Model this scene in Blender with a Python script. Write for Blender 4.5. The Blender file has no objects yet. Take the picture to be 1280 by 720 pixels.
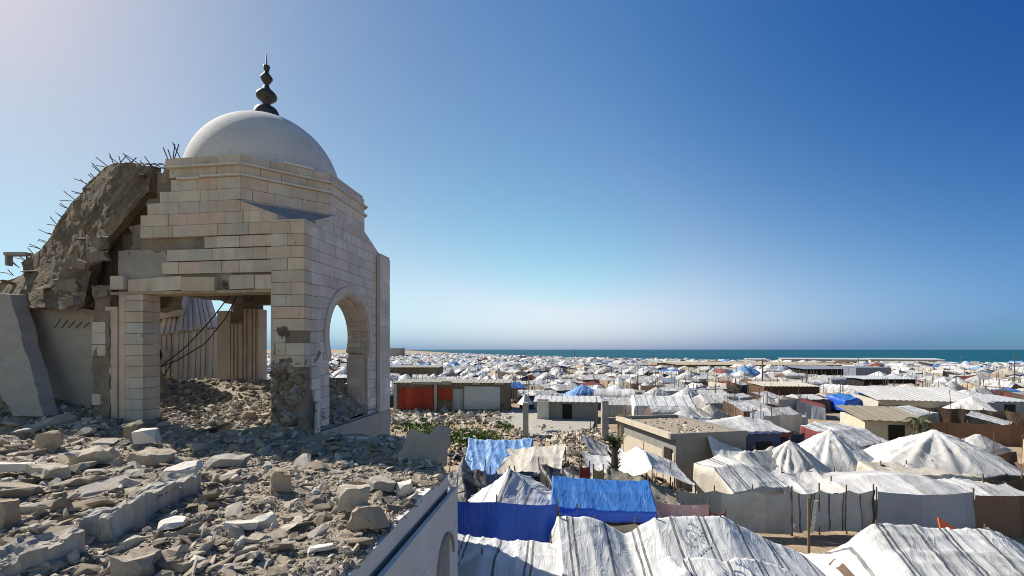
import bpy, bmesh, math, random
from mathutils import Vector, Matrix, noise
from mathutils.bvhtree import BVHTree
R = math.radians
SC = bpy.context.scene
COL = SC.collection
rnd = random.Random(11)
H = 7.5                                   # eye height above the sandy ground
FPX = 1280*16/36                          # focal length in photo pixels (16 mm lens)

# ---------------------------------------------------------------- camera, sky, sun, exposure
cam_d = bpy.data.cameras.new('camera'); cam_d.lens = 16; cam_d.sensor_width = 36
cam_d.shift_y = 77/1280; cam_d.clip_start = .05; cam_d.clip_end = 90000
cam = bpy.data.objects.new('camera', cam_d); COL.objects.link(cam)
cam.location = (0, 0, H); cam.rotation_euler = (R(90), 0, 0)
SC.camera = cam

SUN_AZ, SUN_EL = R(-60), R(40)            # bearing from +Y (left of the view), elevation
to_sun = Vector((math.sin(SUN_AZ)*math.cos(SUN_EL), math.cos(SUN_AZ)*math.cos(SUN_EL), math.sin(SUN_EL)))
world = bpy.data.worlds.new('World'); SC.world = world; world.use_nodes = True
wn = world.node_tree
bg = wn.nodes['Background']
sky = wn.nodes.new('ShaderNodeTexSky'); sky.sky_type = 'NISHITA'; sky.sun_disc = False
sky.sun_elevation = SUN_EL; sky.sun_rotation = SUN_AZ
sky.altitude = 0; sky.air_density = 1.0; sky.dust_density = .35; sky.ozone_density = 4.0
# the clear winter sky: pale towards the sun on the left, deep and polarised to the right, greyer along the sea
tc = wn.nodes.new('ShaderNodeTexCoord'); sp = wn.nodes.new('ShaderNodeSeparateXYZ'); wn.links.new(tc.outputs['Generated'], sp.inputs[0])
def wm(op, x, y=0.):
    n = wn.nodes.new('ShaderNodeMath'); n.operation = op
    for s, v in zip(n.inputs, (x, y)):
        if isinstance(v, (int, float)): s.default_value = v
        else: wn.links.new(v, s)
    return n.outputs[0]
dx, dy, dz = sp.outputs
zc = wm('MAXIMUM', dz, 0.); hz = wm('POWER', wm('SUBTRACT', 1., zc), 14.); xp = wm('MAXIMUM', dx, 0.); x2 = wm('MULTIPLY', xp, xp); xz = wm('MULTIPLY', dx, zc)
back = wm('MAXIMUM', wm('MULTIPLY', dy, -1.), 0.)
sepc = wn.nodes.new('ShaderNodeSeparateColor'); wn.links.new(sky.outputs[0], sepc.inputs[0]); cmb = wn.nodes.new('ShaderNodeCombineColor')
for ch, k in enumerate(((1.151,1.469,-3.945,-3.262,-1.86,-1.081), (.568,.771,-2.215,-1.234,-.93,-.46), (.126,.559,-1.2,-.154,.203,.054))):
    e = k[0]
    for f, c in zip((dx, x2, xz, hz, zc, back), k[1:]+((.85, .47, .18)[ch],)): e = wm('ADD', wm('MULTIPLY', f, c), e)
    e = wm('MINIMUM', wm('MAXIMUM', e, (-1.35, -.62, -.2)[ch]), wm('ADD', (.62, .62, .8)[ch], wm('MULTIPLY', back, .6)))
    wn.links.new(wm('MULTIPLY', sepc.outputs[ch], wm('POWER', 2.71828, e)), cmb.inputs[ch])
hsv = wn.nodes.new('ShaderNodeHueSaturation'); hsv.inputs['Saturation'].default_value = 1.2
wn.links.new(sky.outputs[0], hsv.inputs['Color']); wn.links.new(hsv.outputs[0], sepc.inputs[0]); wn.links.new(cmb.outputs[0], bg.inputs[0]); bg.inputs[1].default_value = .057
sl = bpy.data.lights.new('sun', 'SUN'); sl.energy = 4.3; sl.angle = R(.53); sl.color = (1, .94, .85)
sun = bpy.data.objects.new('sun', sl); COL.objects.link(sun)
sun.rotation_euler = (-to_sun).to_track_quat('-Z', 'Y').to_euler(); sun.location = (-30, 20, 40)
SC.view_settings.view_transform = 'Standard'; SC.view_settings.look = 'None'
SC.view_settings.exposure = 1.0; SC.view_settings.gamma = 1
SC.view_settings.use_curve_mapping = False
try:
    SC.cycles.max_bounces = 6; SC.cycles.diffuse_bounces = 4; SC.cycles.use_denoising = True; SC.cycles.filter_width = 1.0; SC.cycles.use_adaptive_sampling = False
except Exception: pass

# ---------------------------------------------------------------- helpers
def nz(x, y=0, z=0): return noise.noise(Vector((x, y, z)))
def fbm(x, y, z=0, o=4):
    s, a, t = 0, 1, 0
    for _ in range(o):
        s += a*noise.noise(Vector((x, y, z))); t += a; a *= .5; x *= 2.03; y *= 2.03; z *= 2.03
    return s/t
def P(px, py, Y): return Vector(((px-640)/FPX*Y, Y, H+(437-py)/FPX*Y))
def G(px, py, z=0):
    Y = FPX*(H-z)/(py-437); return Vector(((px-640)/FPX*Y, Y, z))
def to_px(p): return 640+FPX*p.x/p.y, 437+FPX*(H-p.z)/p.y

class MB:
    def __init__(s): s.v = []; s.f = []; s.m = []; s.t = []; s.uv = []
    def face(s, ids, mat=0, tone=.5, uv=None):
        s.f.append(tuple(ids)); s.m.append(mat); s.t.append(tone); s.uv.append(uv)
    def hexa(s, p, mat=0, tone=.5):       # 4 bottom corners counter-clockwise, then 4 top corners
        b = len(s.v); s.v += [Vector(q) for q in p]
        for q in ((3,2,1,0),(4,5,6,7),(0,1,5,4),(1,2,6,5),(2,3,7,6),(3,0,4,7)):
            s.face([b+i for i in q], mat, tone)
    def box(s, x0, x1, y0, y1, z0, z1, mat=0, tone=.5, M=None):
        p = [Vector(q) for q in ((x0,y0,z0),(x1,y0,z0),(x1,y1,z0),(x0,y1,z0),(x0,y0,z1),(x1,y0,z1),(x1,y1,z1),(x0,y1,z1))]
        if M: p = [M@q for q in p]
        s.hexa(p, mat, tone)
    def prism(s, poly, z0, z1, mat=0, tone=.5, M=None):      # polygon (x,y) extruded along z
        b = len(s.v); n = len(poly)
        area = sum(poly[i][0]*poly[(i+1) % n][1]-poly[(i+1) % n][0]*poly[i][1] for i in range(n))
        if area < 0: poly = poly[::-1]
        q = [Vector((x, y, z0)) for x, y in poly]+[Vector((x, y, z1)) for x, y in poly]
        s.v += [M@k for k in q] if M else q
        s.face([b+i for i in range(n)][::-1], mat, tone); s.face([b+n+i for i in range(n)], mat, tone)
        for i in range(n): s.face((b+i, b+(i+1) % n, b+n+(i+1) % n, b+n+i), mat, tone)
    def tube(s, pts, r, n=6, mat=0, tone=.5):
        pts = [Vector(p) for p in pts]; rr = r if isinstance(r, (list, tuple)) else [r]*len(pts)
        b = len(s.v)
        for i, p in enumerate(pts):
            d = (pts[min(i+1, len(pts)-1)]-pts[max(i-1, 0)]).normalized()
            a = d.cross(Vector((0,0,1)) if abs(d.z) < .9 else Vector((1,0,0))).normalized(); c = d.cross(a)
            for k in range(n):
                t = 2*math.pi*k/n; s.v.append(p+(a*math.cos(t)+c*math.sin(t))*rr[i])
        for i in range(len(pts)-1):
            for k in range(n):
                s.face((b+i*n+k, b+i*n+(k+1) % n, b+(i+1)*n+(k+1) % n, b+(i+1)*n+k), mat, tone)
        s.face([b+k for k in range(n)][::-1], mat, tone); s.face([b+(len(pts)-1)*n+k for k in range(n)], mat, tone)
    def lathe(s, prof, n=32, c=(0,0,0), mat=0, tone=.5):
        b = len(s.v); c = Vector(c)
        for r, z in prof:
            for k in range(n):
                t = 2*math.pi*k/n; s.v.append(c+Vector((r*math.cos(t), r*math.sin(t), z)))
        for i in range(len(prof)-1):
            for k in range(n):
                s.face((b+i*n+k, b+i*n+(k+1) % n, b+(i+1)*n+(k+1) % n, b+(i+1)*n+k), mat, tone)
        s.face([b+k for k in range(n)][::-1], mat, tone); s.face([b+(len(prof)-1)*n+k for k in range(n)], mat, tone)
    def mesh(s, verts, faces, M, mat=0, tone=.5):
        b = len(s.v); s.v += [M@v for v in verts]
        for f in faces: s.face([b+i for i in f], mat, tone)
    def rough_box(s, x0, x1, y0, y1, z0, z1, amp=.05, cell=.12, freq=3., mat=0, M=None, seed=0, tone=.5):
        d = {}; b0 = len(s.v); st = len(s.v)
        nx, ny, nzz = [max(1, int(round(abs(k)/cell))) for k in (x1-x0, y1-y0, z1-z0)]
        nx, ny, nzz = min(nx, 40), min(ny, 40), min(nzz, 40)
        def vid(i, j, k):
            if (i, j, k) not in d:
                p = Vector((x0+(x1-x0)*i/nx, y0+(y1-y0)*j/ny, z0+(z1-z0)*k/nzz))
                q = p*freq+Vector((seed*7.1, seed*3.3, seed))
                p = p+Vector((fbm(q.x, q.y, q.z), fbm(q.x+50, q.y, q.z), fbm(q.x, q.y+50, q.z)))*amp*1.6
                d[(i, j, k)] = len(s.v); s.v.append(M@p if M else p)
            return d[(i, j, k)]
        for a, b_, n1, n2, fn in (
            (0, nzz, nx, ny, lambda i, j, k: (i, j, k)),
            (0, ny, nx, nzz, lambda i, j, k: (i, k, j)),
            (0, nx, ny, nzz, lambda i, j, k: (k, i, j))):
            for side in (a, b_):
                for i in range(n1):
                    for j in range(n2):
                        q = [vid(*fn(i, j, side)), vid(*fn(i+1, j, side)), vid(*fn(i+1, j+1, side)), vid(*fn(i, j+1, side))]
                        s.face(q if True else q[::-1], mat, tone+.25*nz(s.v[q[0]].x*2, s.v[q[0]].y*2, s.v[q[0]].z*2))
    def build(s, name, mats, parent=None, smooth=False, fix=True):
        me = bpy.data.meshes.new(name)
        me.from_pydata(s.v, [], s.f)
        if not isinstance(mats, (list, tuple)): mats = [mats]
        for m in mats: me.materials.append(m)
        me.polygons.foreach_set('material_index', s.m)
        if smooth: me.polygons.foreach_set('use_smooth', [True]*len(s.f))
        at = me.attributes.new('tone', 'FLOAT', 'FACE'); at.data.foreach_set('value', s.t)
        if any(u is not None for u in s.uv):
            l = me.uv_layers.new(name='UVMap'); flat = []
            for f, u in zip(s.f, s.uv):
                for k in range(len(f)): flat += list(u[k]) if u else [0., 0.]
            l.data.foreach_set('uv', flat)
        if fix:
            bm = bmesh.new(); bm.from_mesh(me); bmesh.ops.recalc_face_normals(bm, faces=bm.faces); bm.to_mesh(me); bm.free()
        me.update()
        o = bpy.data.objects.new(name, me); COL.objects.link(o)
        if parent: o.parent = parent
        return o

def tag(o, label=None, cat=None, group=None, kind=None):
    if label: o['label'] = label
    if cat: o['category'] = cat
    if group: o['group'] = group
    if kind: o['kind'] = kind
    return o
def empty(name, loc, rz=0, label=None, cat=None, group=None):
    o = bpy.data.objects.new(name, None); COL.objects.link(o); o.location = loc; o.rotation_euler = (0, 0, rz)
    o.empty_display_size = .3
    return tag(o, label, cat, group)
def boolean_cut(o, cutter):
    m = o.modifiers.new('cut', 'BOOLEAN'); m.object = cutter; m.operation = 'DIFFERENCE'; m.solver = 'EXACT'
    bpy.context.view_layer.update()
    me = bpy.data.meshes.new_from_object(o.evaluated_get(bpy.context.evaluated_depsgraph_get()))
    o.modifiers.clear(); o.data = me

# ---------------------------------------------------------------- materials
class NT:
    def __init__(s, name):
        s.mat = bpy.data.materials.new(name); s.mat.use_nodes = True; s.t = s.mat.node_tree
        s.b = s.t.nodes['Principled BSDF']
    def n(s, typ, **kw):
        x = s.t.nodes.new(typ)
        for k, v in kw.items():
            if k in x.inputs: 
                x.inputs[k].default_value = v
            else: setattr(x, k, v)
        return x
    def l(s, a, b): s.t.links.new(a, b)
    def tex(s, scale, detail=6, rough=.6, coord='Object', vec=None, dist=0):
        x = s.n('ShaderNodeTexNoise'); x.inputs['Scale'].default_value = scale; x.inputs['Detail'].default_value = detail
        x.inputs['Roughness'].default_value = rough; x.inputs['Distortion'].default_value = dist
        if vec is None:
            if not hasattr(s, 'tc'): s.tc = s.n('ShaderNodeTexCoord')
            vec = s.tc.outputs[coord]
        s.l(vec, x.inputs['Vector']); return x.outputs['Fac']
    def ramp(s, fac, stops):
        x = s.n('ShaderNodeValToRGB'); e = x.color_ramp.elements
        while len(e) < len(stops): e.new(.5)
        for k, (p, c) in zip(e, stops):
            k.position = p; k.color = (c, c, c, 1) if isinstance(c, (int, float)) else (*c, 1)
        s.l(fac, x.inputs[0]); return x.outputs[0]
    def mix(s, fac, a, b, mode='MIX'):
        x = s.n('ShaderNodeMix', data_type='RGBA', blend_type=mode)
        for sock, v in ((x.inputs[0], fac), (x.inputs[6], a), (x.inputs[7], b)):
            if isinstance(v, (int, float)): sock.default_value = v
            elif isinstance(v, tuple): sock.default_value = (*v, 1)
            else: s.l(v, sock)
        return x.outputs[2]
    def math(s, op, a, b=0.):
        x = s.n('ShaderNodeMath', operation=op)
        for sock, v in zip(x.inputs, (a, b)):
            if isinstance(v, (int, float)): sock.default_value = v
            else: s.l(v, sock)
        return x.outputs[0]
    def attr(s, name='tone'): return s.n('ShaderNodeAttribute', attribute_name=name).outputs['Fac']
    def bump(s, h, strength=.4, dist=.02, prev=None):
        x = s.n('ShaderNodeBump'); x.inputs['Strength'].default_value = strength; x.inputs['Distance'].default_value = dist
        s.l(h, x.inputs['Height'])
        if prev: s.l(prev, x.inputs['Normal'])
        return x.outputs[0]
    def done(s, color=None, rough=.9, normal=None, spec=.2, metal=0):
        if color is not None:
            if isinstance(color, tuple): s.b.inputs['Base Color'].default_value = (*color, 1)
            else: s.l(color, s.b.inputs['Base Color'])
        if isinstance(rough, (int, float)): s.b.inputs['Roughness'].default_value = rough
        else: s.l(rough, s.b.inputs['Roughness'])
        s.b.inputs['Specular IOR Level'].default_value = spec; s.b.inputs['Metallic'].default_value = metal
        if normal: s.l(normal, s.b.inputs['Normal'])
        return s.mat

def m_stone(name, lo, hi, stain=(.16,.12,.08), bump=.35, amount=1., blocks=False):
    k = NT(name)
    if blocks:                                 # every block its own quarry tint: tan, grey, rosy, pale
        m = tuple((p+q)/2 for p, q in zip(lo, hi)); g = sum(m)/3
        base = k.ramp(k.attr(), [(0, lo), (.22, (g*1.0, g*.97, g*.88)), (.45, (m[0]*1.04, m[1]*.95, m[2]*.96)), (.7, (g*1.15, g*1.09, g*.95)), (1, hi)])
    else: base = k.ramp(k.attr(), [(0, lo), (1, hi)])
    c = k.mix(k.ramp(k.tex(2.2, 8, .65), [(.35, 0.), (.75, .45*amount)]), base, stain, 'MIX')
    c = k.mix(k.ramp(k.tex(34, 5, .7), [(.3, .35), (.7, 0.)]), c, k.mix(.5, c, stain), 'MIX')
    if blocks:
        mp = k.n('ShaderNodeMapping'); mp.inputs['Scale'].default_value = (3.5, 3.5, .35); k.l(k.tc.outputs['Object'], mp.inputs[0])
        c = k.mix(k.ramp(k.tex(1., 7, .7, vec=mp.outputs[0]), [(.52, 0.), (.8, .5)]), c, (.15,.12,.09))
        v = k.n('ShaderNodeTexVoronoi'); v.inputs['Scale'].default_value = 2.6; k.l(k.tc.outputs['Object'], v.inputs['Vector'])
        pit = k.math('MULTIPLY', k.math('LESS_THAN', v.outputs['Distance'], k.math('MULTIPLY', k.tex(1.3, 3), .14)), .65)
        c = k.mix(pit, c, (.13,.105,.075))
    h = k.mix(.5, k.tex(14, 8, .7), k.tex(70, 4, .7))
    return k.done(c, .92, k.bump(h, bump, .02), .12)
M_LIME = m_stone('limestone', (.50,.425,.325), (.61,.535,.42), (.26,.195,.12), .5, 1., True)
M_LIME_COOL = m_stone('limestone_skylit', (.52,.48,.42), (.66,.63,.58), (.30,.265,.215), .5, 1., True)  # same stone paler and cooler, skylight on right-hand faces put into colour
M_FACING = m_stone('pale_facing', (.58,.56,.52), (.70,.68,.64), (.34,.31,.26), .3, .7)
M_CORE = m_stone('rubble_core', (.15,.125,.095), (.34,.29,.225), (.08,.065,.05), .9)
M_CONC = m_stone('concrete', (.29,.27,.24), (.42,.395,.35), (.16,.14,.115), .7)
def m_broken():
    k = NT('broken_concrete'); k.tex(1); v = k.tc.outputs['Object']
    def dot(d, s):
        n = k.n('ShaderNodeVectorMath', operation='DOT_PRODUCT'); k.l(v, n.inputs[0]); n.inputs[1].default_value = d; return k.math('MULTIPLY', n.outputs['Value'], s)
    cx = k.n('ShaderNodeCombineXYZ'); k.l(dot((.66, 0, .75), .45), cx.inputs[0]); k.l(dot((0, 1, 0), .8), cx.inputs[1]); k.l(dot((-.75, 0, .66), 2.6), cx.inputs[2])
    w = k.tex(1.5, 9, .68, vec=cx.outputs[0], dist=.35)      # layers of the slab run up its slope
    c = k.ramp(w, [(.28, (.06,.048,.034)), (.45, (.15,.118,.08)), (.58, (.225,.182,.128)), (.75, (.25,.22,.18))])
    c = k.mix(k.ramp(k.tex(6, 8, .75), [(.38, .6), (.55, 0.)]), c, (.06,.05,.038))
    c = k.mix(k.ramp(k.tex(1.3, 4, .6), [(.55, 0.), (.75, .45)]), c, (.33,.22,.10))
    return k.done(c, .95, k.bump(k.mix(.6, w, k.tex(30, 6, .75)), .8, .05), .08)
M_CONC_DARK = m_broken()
M_MORTAR = m_stone('mortar', (.14,.12,.095), (.20,.17,.13))
def m_rubble():
    k = NT('rubble_stone'); t = k.attr()
    c = k.ramp(t, [(0, (.15,.13,.105)), (.3, (.36,.305,.235)), (.55, (.55,.475,.37)), (1, (.73,.68,.59))])
    c = k.mix(k.ramp(k.tex(3.2, 6, .7), [(.4, 0.), (.75, .55)]), c, (.25,.19,.125))
    c = k.mix(k.ramp(k.tex(26, 6, .75), [(.35, .45), (.65, 0.)]), c, (.16,.135,.11))
    h = k.mix(.5, k.tex(18, 8, .75), k.tex(80, 4, .7))
    return k.done(c, .95, k.bump(h, .9, .03), .1)
M_RUB = m_rubble()
M_DUST = m_stone('rubble_dust', (.25,.21,.16), (.37,.32,.25), (.15,.125,.1), .8)
M_OCHRE = m_stone('ochre_stone', (.36,.29,.20), (.48,.40,.29), (.2,.15,.1), .9, 1.3)
M_PALE = m_stone('pale_stone', (.52,.485,.42), (.62,.585,.52), (.3,.26,.2), .4, .6)
M_SQUINCH = m_stone('grey_render', (.24,.24,.235), (.28,.28,.275), (.17,.165,.16), .2)
def m_dome():
    k = NT('dome_plaster')
    sp = k.ramp(k.tex(20, 4, .8), [(.45, 0.), (.62, 1.)])
    c = k.mix(k.ramp(k.tex(1.1, 6, .6), [(.3, 0.), (.75, .6)]), (.62,.605,.575), (.43,.42,.40))
    c = k.mix(k.math('MULTIPLY', sp, .5), c, (.36,.35,.335))
    return k.done(c, .9, k.bump(k.tex(60, 4, .8), .5, .015), .15)
M_DOME = m_dome()
def m_plain(name, col, var=.25, scale=5, rough=.85, spec=.2, bump=.2, metal=0):
    k = NT(name); d = tuple(c*(1-var) for c in col); e = tuple(min(1, c*(1+var*.6)) for c in col)
    c = k.ramp(k.tex(scale, 6, .65), [(.3, d), (.7, e)])
    return k.done(c, rough, k.bump(k.tex(scale*6, 4, .6), bump, .01), spec, metal)
M_BRONZE = m_plain('dark_bronze', (.045,.045,.04), .4, 9, .5, .5, .3, .4)
M_STEEL = m_plain('rusty_steel', (.06,.042,.032), .3, 20)
M_CABLE = m_plain('cable', (.035,.03,.03), .2)
M_WOOD = m_plain('weathered_wood', (.16,.115,.075), .35, 9)
M_WOOD_PALE = m_plain('pale_wood', (.36,.29,.20), .3, 9)
# ================================================================ RUINED STONE BUILDING
TH = math.atan(75/FPX); CO, SI = math.cos(TH), math.sin(TH)
ORG = Vector((-4.816, 10.54, 5.5)); RZ = -TH
FR = Matrix.Translation(ORG) @ Matrix.Rotation(RZ, 4, 'Z')          # u right, v away, w up from the roof
def to_uv(X, Y):
    dx, dy = X-ORG.x, Y-ORG.y; return dx*CO-dy*SI, dx*SI+dy*CO

def clip_poly(poly, planes):
    for a, b, c in planes:                     # keep a*x+b*y <= c
        out = []
        for i in range(len(poly)):
            p, q = poly[i], poly[(i+1) % len(poly)]
            dp, dq = a*p[0]+b*p[1]-c, a*q[0]+b*q[1]-c
            if dp <= 0: out.append(p)
            if dp*dq < 0:
                t = dp/(dp-dq); out.append((p[0]+(q[0]-p[0])*t, p[1]+(q[1]-p[1])*t))
        poly = out
        if len(poly) < 3: return []
    return poly
def course(mb, M, s0, s1, z0, z1, depth=.12, planes=(), rg=rnd, lmin=.34, lmax=.62, jit=.005, first=0, mat=0, gap=.0042, drop=0.):
    """one course of dressed blocks in a wall plane: x along the wall, y up, z out of the wall"""
    x = s0
    L = first or rg.uniform(lmin*.5, lmax)
    while x < s1-.02:
        e = min(x+L, s1)
        if s1-e < lmin*.4: e = s1
        if rg.random() >= drop:
            poly = clip_poly([(x+gap, z0+gap), (e-gap, z0+gap), (e-gap, z1-gap), (x+gap, z1-gap)], planes)
            if len(poly) >= 3:
                o = rg.uniform(-jit, jit)
                mb.prism(poly, -depth, o, mat, rg.random(), M)
        x = e; L = rg.uniform(lmin, lmax)
def wallM(ox, oy, ang):                        # wall plane standing at (ox,oy); ang = direction of its x axis in plan; z out = to the right of x
    ax = Vector((math.cos(ang), math.sin(ang), 0)); out = Vector((math.sin(ang), -math.cos(ang), 0))
    return Matrix(((ax.x, 0, out.x, ox), (ax.y, 0, out.y, oy), (0, 1, 0, 0), (0, 0, 0, 1)))

pav = empty('domed_pavilion', ORG, RZ, 'war-damaged limestone pavilion with a white dome and bronze finial above the rubble roof', 'pavilion')
CU, CV, AP = -2.65, 2.5, 2.45                  # centre and apothem of the octagon drum
HS = AP*math.tan(R(22.5))
FV = .05                                       # front wall plane
rg = random.Random(5)
# --- front wall: left broken edge course by course
mb = MB(); MF = wallM(0, FV, 0)
SH_R = [(.55, .836, .55*(-1.635)+.836*5.53)]   # right shoulder slope of the square walls
sl_n = Vector((5.53-4.98, 1.635-.2)).normalized()
SH_R = [(sl_n.x, sl_n.y, sl_n.x*-1.635+sl_n.y*5.53)]
rows = [(3.83, 4.12, -3.745, -.84), (4.14, 4.42, -3.61, -.84), (4.44, 4.71, -2.6, -.84), (4.73, 5.01, -4.34, -.84)]
for z0, z1, a, b in rows: course(mb, MF, a, b, z0, z1, .14, rg=rg)
for z0, z1, a, b in [(5.01, 5.29, -4.34, -.7), (5.29, 5.57, -4.14, -.9)]: course(mb, MF, a, b, z0, z1, .14, SH_R, rg=rg)
for z0, z1, a in [(5.57, 5.84, -3.80), (5.84, 6.12, -3.50)]: course(mb, MF, a, CU+HS-.01, z0, z1, .14, rg=rg)
course(mb, MF, -3.56, CU+HS-.01, 6.165, 6.385, .14, rg=rg); course(mb, MF, -3.66, CU+HS-.01, 6.42, 6.64, .14, rg=rg, lmin=.5, lmax=.7)
# broken lintel stones, knocked out of line
for a, b, dz, ro, out in [(-5.16, -4.78, .05, -.02, .03), (-4.74, -4.02, -.02, .045, -.05), (-4.0, -3.2, .0, .03, .02), (-3.17, -2.28, -.03, -.02, .06), (-1.95, -1.3, .01, .015, .0), (-1.28, -.85, .0, 0, .01)]:
    Mq = MF @ Matrix.Translation(((a+b)/2, 3.6+dz, out)) @ Matrix.Rotation(ro, 4, 'Z')
    mb.box(-(b-a)/2+.006, (b-a)/2-.006, -.165, .165, -.2, 0, 0, rg.random(), Mq)
for q in range(5):                            # spalled fragments in the gap of the lintel course
    Mq = MF @ Matrix.Translation((-2.12+rg.uniform(-.1, .1), 3.5+rg.uniform(0, .2), -.1)) @ Matrix.Rotation(rg.uniform(-1, 1), 4, 'Z')
    mb.box(-.08, .08, -.05, .05, -.06, .03, 1, rg.random(), Mq)
front = mb.build('front_wall', [M_LIME, M_CORE], pav)
# concrete behind the facing
mb = MB(); mc = M_CONC
mb.rough_box(-5.1, -.75, FV+.13, FV+.5, 3.42, 4.47, .03, .14, 3, 0, None, 1)
mb.rough_box(-4.45, -.75, FV+.12, FV+.5, 4.4, 5.0, .06, .1, 5, 1, None, 2)
mb.rough_box(-4.75, -3.4, FV+.14, FV+.6, 4.35, 5.1, .12, .12, 4, 1, None, 3)
mb.rough_box(-4.3, -3.3, FV+.15, FV+.7, 5.0, 5.75, .12, .12, 4, 1, None, 4)
mb.rough_box(-3.85, -3.25, FV+.14, FV+.7, 5.7, 6.5, .1, .1, 4, 1, None, 5)
mb.prism(clip_poly([(-4.0, 4.9), (-.3, 4.9), (-.3, 6.6), (-4.0, 6.6)], [(sl_n.x, sl_n.y, SH_R[0][2]-.03), (1, 0, CU+HS-.04)]), -.5, -.135, 2, .5, MF)
mb.prism(clip_poly([(-4.0, 4.9), (-.3, 4.9), (-.3, 5.55), (-4.0, 5.55)], [(sl_n.x, sl_n.y, SH_R[0][2]-.03)]), -.48, -.138, 2, .5, MF)
mb.box(-5.2, -.8, FV+.02, FV+.55, 3.36, 3.425, 3, .6)
mb.build('wall_core', [M_CONC, M_CORE, M_MORTAR, M_WOOD_PALE], pav, fix=True)
# --- near right pier
mb = MB()
zz = 4.985
MP = wallM(0, 0, 0); MPS = wallM(0, 0, R(90))
while zz > 1.7:
    z0 = zz-.283
    w0 = -.83 + (0 if zz > 2.6 else rg.uniform(.0, .12))
    e = -.83+rg.choice([.0, .42, .5, .36]) if zz > 1.9 else -.5
    if e > w0+.1: mb.prism([(w0, z0+.006), (e-.006, z0+.006), (e-.006, zz-.006), (w0, zz-.006)], -.3, rg.uniform(-.006, .006), 0, rg.random(), MP)
    if not (2.3 < zz < 2.85 and e > w0+.1): mb.prism([(max(e, w0)+.006, z0+.006), (-.004, z0+.006), (-.004, zz-.006), (max(e, w0)+.006, zz-.006)], -.3, rg.uniform(-.006, .006), 0, rg.random(), MP)
    zz = z0
zz = 4.985; k = 0
while zz > .15:                                # its side facing: narrower courses survive lower down
    z0 = zz-.283
    a = .32 if zz < 1.7 else .302
    if zz < 1.3: a = .42+rg.uniform(0, .12)
    mb.prism([(a, z0+.006), (.69, z0+.006), (.69, zz-.006), (a, zz-.006)], -.28, rg.uniform(-.008, .008), 1, rg.random(), MPS)
    zz = z0; k += 1
mb.box(-.84, .012, -.012, .69, 4.985, 5.03, 0, .7)
mb.prism([(.36, .1), (.55, .1), (.5, .75), (.42, .7)], .03, .09, 1, .8, MPS)       # a slipped facing slab leaning on the pier foot
pier = mb.build('corner_pier', [M_LIME, M_LIME_COOL], pav)
mb = MB()
mb.rough_box(-.80, -.03, .05, .62, -.3, 1.98, .13, .05, 3.5, 0, None, 9)
mb.rough_box(-.78, -.05, .05, .66, 1.9, 4.95, .012, .3, 3, 0, None, 10)
for q in range(60):                            # lumps of aggregate standing out of the stripped core
    s = rg.uniform(.05, .16); rx = Matrix.Rotation(rg.uniform(0, 3), 4, 'X') @ Matrix.Rotation(rg.uniform(0, 3), 4, 'Y')
    Mq = Matrix.Translation((rg.uniform(-.78, -.08), .05+rg.uniform(-.03, .04), rg.uniform(.0, 2.5 if q < 9 else 1.75))) @ rx
    mb.rough_box(-s, s, -s*.6, s*.6, -s*.5, s*.5, .09, .05, 7, q % 3 == 0, Mq, q, rg.random())
mb.build('pier_core', [M_CORE, M_CONC], pier)
# --- right side wall with the horseshoe arch
RU = -.12
mb = MB(); MR = wallM(RU, 0, R(90))
n2 = Vector((-(5.53-4.98), 1.3)).normalized()
SHL = [(n2.x, n2.y, n2.x*1.485+n2.y*5.53), (-n2.x, n2.y, -n2.x*3.515+n2.y*5.53)]
z = -.35
while z < 5.5:
    course(mb, MR, .69, 4.27, z, z+.2835, .3, SHL, rg=rg, lmin=.4, lmax=.7, jit=.004, mat=0, gap=.005); z += .2835
rw = mb.build('arched_wall', [M_LIME_COOL, M_MORTAR], pav)
def arch_poly(vc, zc, r, half, zb, n=40):      # horseshoe outline
    a0 = math.asin(max(-1, min(1, -(zc-1.85)/r)))
    pts = [(vc-half, zb), (vc+half, zb), (vc+half, 1.85)]
    for i in range(n+1):
        t = a0+(math.pi-2*a0)*i/n; pts.append((vc+r*math.cos(t), zc+r*math.sin(t)))
    pts.append((vc-half, 1.85)); return pts
VC, ZC, RAD = 2.45, 2.38, 1.20
cut = MB(); cut.prism(arch_poly(VC, ZC, RAD, 1.13, -.0), -1, 1, 0, .5, MR); cutter = cut.build('cutter', [M_LIME], pav)
boolean_cut(rw, cutter)
mb = MB(); mb.prism(clip_poly([(.5, -.4), (4.4, -.4), (4.4, 5.6), (.5, 5.6)], [(n2.x, n2.y, SHL[0][2]-.03), (-n2.x, n2.y, SHL[1][2]-.03)]), -.55, -.05, 0, .5, MR)
bk = mb.build('wall_backing', [M_MORTAR], rw); boolean_cut(bk, cutter)
bpy.data.objects.remove(cutter)
# arch ring: raised moulding, inner roll and the deep soffit of voussoirs
mb = MB(); N = 26; a0 = math.asin(-(ZC-1.85)/RAD)
def ring(r0, r1, za, zb, n, mat, gapa=.006, tone=None, M=MR):
    for i in range(n):
        t0 = a0+(math.pi-2*a0)*i/n+gapa; t1 = a0+(math.pi-2*a0)*(i+1)/n-gapa
        q = [(r0, t0), (r1, t0), (r1, t1), (r0, t1)]
        b = [M @ Vector((VC+r*math.cos(t), ZC+r*math.sin(t), za)) for r, t in q]; c = [M @ Vector((VC+r*math.cos(t), ZC+r*math.sin(t), zb)) for r, t in q]
        mb.hexa(b+c, mat, rg.random() if tone is None else tone)
ring(RAD+.012, RAD+.2, -.1, .045, 30, 0, .0, .75)
ring(RAD-.06, RAD+.012, -.12, .012, 30, 0, .0, .4)
ring(RAD-.10, RAD-.06, -.62, -.03, N, 0, .004)
ring(RAD-.16, RAD-.10, -.62, -.2, N, 0, .004)
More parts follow.
